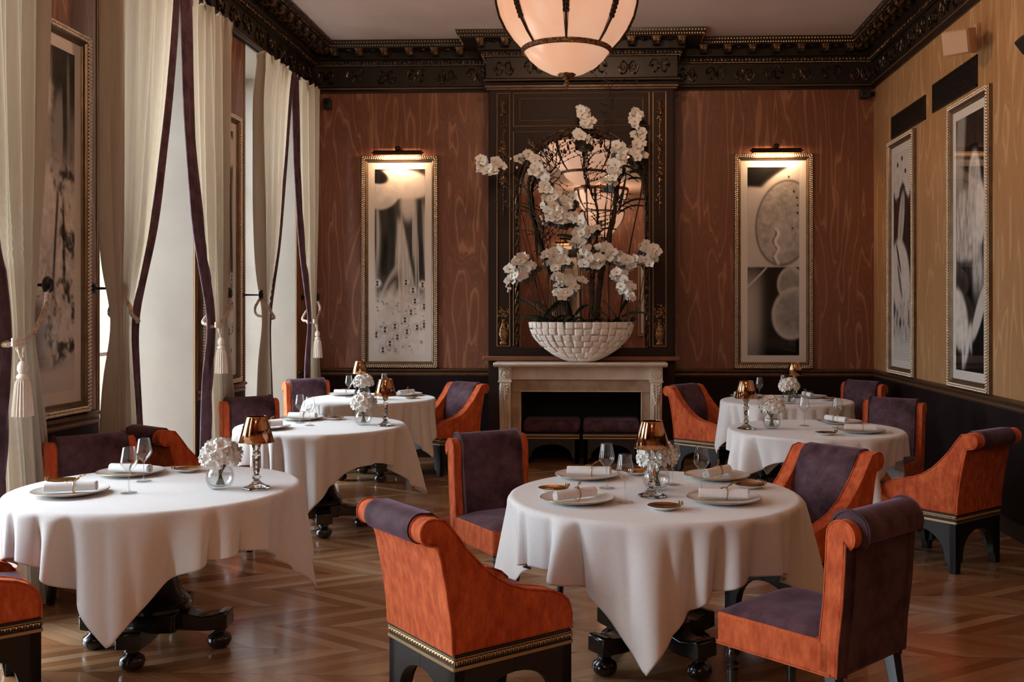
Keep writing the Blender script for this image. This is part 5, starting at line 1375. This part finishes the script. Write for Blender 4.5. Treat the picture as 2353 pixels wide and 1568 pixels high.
# each spray: stem root (u,v), stem points, flower path, number, depth, description
SPR = [
 ((1262, 735), [(1215, 600), (1175, 440), (1150, 395)], [(1104, 388), (1112, 368), (1125, 390), (1140, 376), (1150, 392)], 9, 9.86, 'reaching farthest left beside the overmantel edge'),
 ((1270, 735), [(1250, 560), (1200, 400)], [(1192, 364), (1215, 360), (1235, 372), (1225, 398), (1250, 402), (1256, 425)], 12, 9.92, 'rising diagonally at the upper left'),
 ((1280, 738), [(1262, 600), (1250, 480)], [(1248, 415), (1262, 440), (1258, 470), (1278, 450), (1270, 495), (1292, 480)], 14, 9.90, 'heavy with flowers left of the reflected lamps'),
 ((1290, 738), [(1285, 620), (1290, 540)], [(1250, 490), (1275, 510), (1300, 505), (1315, 485), (1290, 460), (1320, 450)], 13, 9.93, 'level with the lower reflected lamp'),
 ((1365, 738), [(1352, 560), (1345, 400)], [(1330, 256), (1342, 250), (1328, 275), (1350, 270), (1360, 282), (1340, 300), (1326, 315), (1345, 318)], 14, 9.95, 'topmost in the middle against the dark panel'),
 ((1420, 738), [(1450, 560), (1478, 420)], [(1452, 262), (1470, 258), (1462, 285), (1466, 310), (1470, 330), (1462, 352), (1476, 360)], 14, 9.95, 'climbing straight up at the upper right'),
 ((1400, 738), [(1400, 560), (1405, 450)], [(1412, 335), (1425, 345), (1435, 362), (1405, 375), (1412, 392), (1400, 410), (1408, 425)], 15, 9.90, 'hanging right of the reflected lamps'),
 ((1335, 738), [(1330, 640), (1325, 560)], [(1318, 500), (1335, 515), (1345, 530), (1330, 545), (1360, 520), (1310, 560), (1350, 560)], 14, 9.88, 'at the middle of the arrangement'),
 ((1240, 738), [(1225, 680), (1215, 620)], [(1168, 655), (1175, 635), (1180, 612), (1195, 600), (1205, 588), (1215, 612), (1188, 640), (1222, 600)], 17, 9.84, 'drooping lowest at far left above the bowl'),
 ((1285, 738), [(1275, 680), (1272, 620)], [(1258, 592), (1270, 582), (1290, 575), (1300, 592), (1275, 605), (1262, 612)], 11, 9.88, 'small and low left of the middle'),
 ((1300, 738), [(1302, 700), (1300, 670)], [(1278, 655), (1295, 632), (1312, 645), (1325, 655), (1285, 680), (1300, 660)], 9, 9.85, 'lowest in the middle just above the leaves'),
 ((1350, 738), [(1355, 680), (1352, 630)], [(1335, 590), (1350, 575), (1345, 605), (1365, 610), (1375, 590), (1380, 612)], 15, 9.84, 'fullest in the lower middle'),
 ((1400, 738), [(1398, 680), (1400, 620)], [(1385, 570), (1400, 575), (1412, 590), (1425, 600), (1440, 590), (1450, 612), (1430, 620)], 16, 9.86, 'broad and low right of the middle'),
 ((1440, 738), [(1445, 700), (1440, 660)], [(1420, 630), (1435, 640), (1430, 660), (1448, 655), (1440, 672), (1455, 690)], 13, 9.84, 'drooping at the lower right above the bowl'),
 ((1450, 738), [(1475, 690), (1488, 620)], [(1480, 572), (1492, 568), (1505, 575), (1498, 592), (1484, 598), (1510, 590)], 11, 9.84, 'standing off at far right'),
]
for idx, (r0, st, fl, nfl, yd, desc) in enumerate(SPR):
    rnd = random.Random(100 + idx)
    base = P(r0[0], r0[1], BYc - .02); base.z = BZ0 + .36
    root = thing('orchid_plant', 'white orchid spray ' + desc, 'orchid', base, 0, 'white orchids in the tiled bowl')
    pts = [Vector((0, 0, -.02))] + [P(u, v, yd) - base for u, v in st] + [P(u, v, yd) - base for u, v in (fl[0], fl[-1])][::-1]
    mid = [P(u, v, yd) - base for u, v in fl]
    q = MB(); q.tube(curve_pts(pts, 8), .0042, 6); q.build('flower_stem', 'twig', root)
    nfl = int(nfl * 1.7)
    for k in range(nfl):
        t = (k + .5) / nfl * (len(mid) - 1); i = int(t); p = mid[i].lerp(mid[i + 1], t - i)
        p = p + Vector((rnd.gauss(0, .026), rnd.uniform(-.08, .03), rnd.gauss(0, .024)))
        blossom(root, p, (rnd.gauss(-.25, .5), -1, rnd.gauss(.15, .35)), rnd.uniform(1.0, 1.4), rnd)
    q = MB()
    for k in range(4): q.ball(mid[0] + Vector((rnd.gauss(0, .03), rnd.uniform(-.04, .02), rnd.gauss(-.02, .03))), .011, 7, 5, sz=1.3)
    q.build('buds', 'petal', root)
    q = MB()
    for k in range(2 if idx in (0, 2, 6, 8, 10, 12, 13, 14) else 1):
        a = rnd.uniform(PI * 1.02, PI * 1.98); L = rnd.uniform(.13, .24)
        strap_leaf(q, (0, 0, 0), (L * math.cos(a), L * .45 * math.sin(a), rnd.uniform(.01, .09)), 0, rnd.uniform(.022, .034), .10)
    q.build('leaf', 'leaf', root, smooth=180)
def leafy(label, base_uv, specs, y):
    b = P(base_uv[0], base_uv[1], y); root = thing('orchid_leaf_cluster', label, 'leaves', b, 0, 'orchid leaf clusters'); 
    for (u0, v0), (u1, v1), w, up, dy0 in specs:
        q = MB(); strap_leaf(q, P(u0, v0, y) - b, P(u1, v1, y + dy0) - b, 0, w, up); q.build('leaf', 'leaf', root, smooth=180)
leafy('long dark orchid leaves spreading left over the bowl rim', (1250, 735), [((1245, 725), (1184, 685), .036, .05, -.10), ((1250, 728), (1305, 680), .036, .05, -.06), ((1240, 730), (1190, 735), .022, .05, -.08), ((1262, 728), (1225, 690), .02, .04, 0)], 9.93)
leafy('dark orchid leaf falling over the front of the bowl', (1310, 730), [((1310, 728), (1295, 745), .028, .06, -.14), ((1320, 725), (1350, 700), .024, .05, -.05), ((1305, 722), (1300, 672), .024, .02, 0)], 9.93)
leafy('dark orchid leaves at the right end of the bowl', (1430, 730), [((1430, 728), (1495, 722), .026, .06, -.06), ((1425, 722), (1450, 680), .028, .04, -.04), ((1415, 725), (1385, 690), .024, .04, -.05), ((1400, 728), (1362, 715), .022, .04, -.08)], 9.93)
leafy('dark leaves high at the left among the blossoms', (1225, 500), [((1235, 500), (1185, 470), .02, .06, 0), ((1180, 485), (1135, 462), .014, .05, -.06), ((1225, 490), (1215, 400), .036, .02, 0), ((1220, 480), (1205, 430), .034, .02, -.02), ((1240, 520), (1250, 610), .03, .02, 0), ((1230, 520), (1235, 600), .022, .02, -.03)], 9.97)
leafy('dark leaves high at the right below the climbing spray', (1420, 480), [((1420, 480), (1486, 458), .020, .08, -.05), ((1445, 395), (1490, 400), .034, .04, 0), ((1430, 380), (1470, 400), .03, .04, -.02), ((1415, 480), (1408, 400), .036, .0, 0), ((1425, 470), (1440, 400), .036, .0, -.02), ((1400, 500), (1430, 440), .03, .0, 0)], 9.98)
leafy('dark leaves in the middle behind the blossoms', (1290, 560), [((1280, 540), (1345, 560), .034, .05, 0), ((1270, 560), (1255, 640), .03, .0, 0), ((1340, 620), (1330, 560), .028, .0, 0), ((1290, 660), (1262, 600), .03, .0, 0)], 9.99)
def bough(label, pts, r0, r1, y, seed, twigs=14):
    rnd = random.Random(seed); b = P(pts[0][0], pts[0][1], y)
    root = thing('driftwood_branch', label, 'branch', b, 0, 'driftwood branches among the orchids')
    P3 = curve_pts([P(u, v, y + rnd.uniform(-.04, .03)) - b for u, v in pts], 10); n = len(P3)
    q = MB(); q.tube([p + Vector((rnd.gauss(0, .004), rnd.gauss(0, .004), 0)) for p in P3], [r0 + (r1 - r0) * k / n + rnd.uniform(-.004, .004) for k in range(n)], 9); q.build('bough', 'twig', root)
    q = MB()
    for k in range(twigs):
        p = P3[rnd.randrange(n // 4, n)]; a = rnd.uniform(0, PI); L = rnd.uniform(.08, .34); tp = [p]
        for j in range(5): tp.append(tp[-1] + Vector((math.cos(a) * L / 5, rnd.gauss(0, .012), math.sin(a) * L / 5))); a += rnd.gauss(0, .35)
        q.tube(tp, [.0045, .004, .0034, .003, .0024, .0016], 5)
        for j in range(3):
            t = tp[2 + j]; q.ball(t, .007, 5, 4, sz=1.5)
    q.build('twigs', 'twig', root)
bough('thick dark branch leaning left through the arrangement', [(1310, 735), (1290, 680), (1262, 620), (1240, 560), (1222, 500), (1215, 430), (1225, 385)], .034, .012, 10.02, 1, 16)
bough('thick dark branch rising right of the middle', [(1370, 735), (1375, 670), (1385, 600), (1400, 540), (1412, 480), (1420, 420), (1412, 380)], .036, .014, 10.02, 2, 18)
bough('slender twigs fanning up in front of the reflected lamps', [(1360, 735), (1362, 640), (1368, 560), (1372, 480), (1352, 420), (1340, 380), (1355, 340)], .014, .004, 9.97, 3, 22)
bough('thin bare twig reaching up towards the cornice', [(1385, 600), (1392, 480), (1396, 380), (1388, 300), (1400, 220), (1412, 180)], .005, .002, 9.98, 4, 5)
bough('dark red leafy twig arching at the upper left', [(1235, 560), (1250, 440), (1255, 385), (1270, 362), (1285, 348)], .008, .003, 9.95, 6, 14)
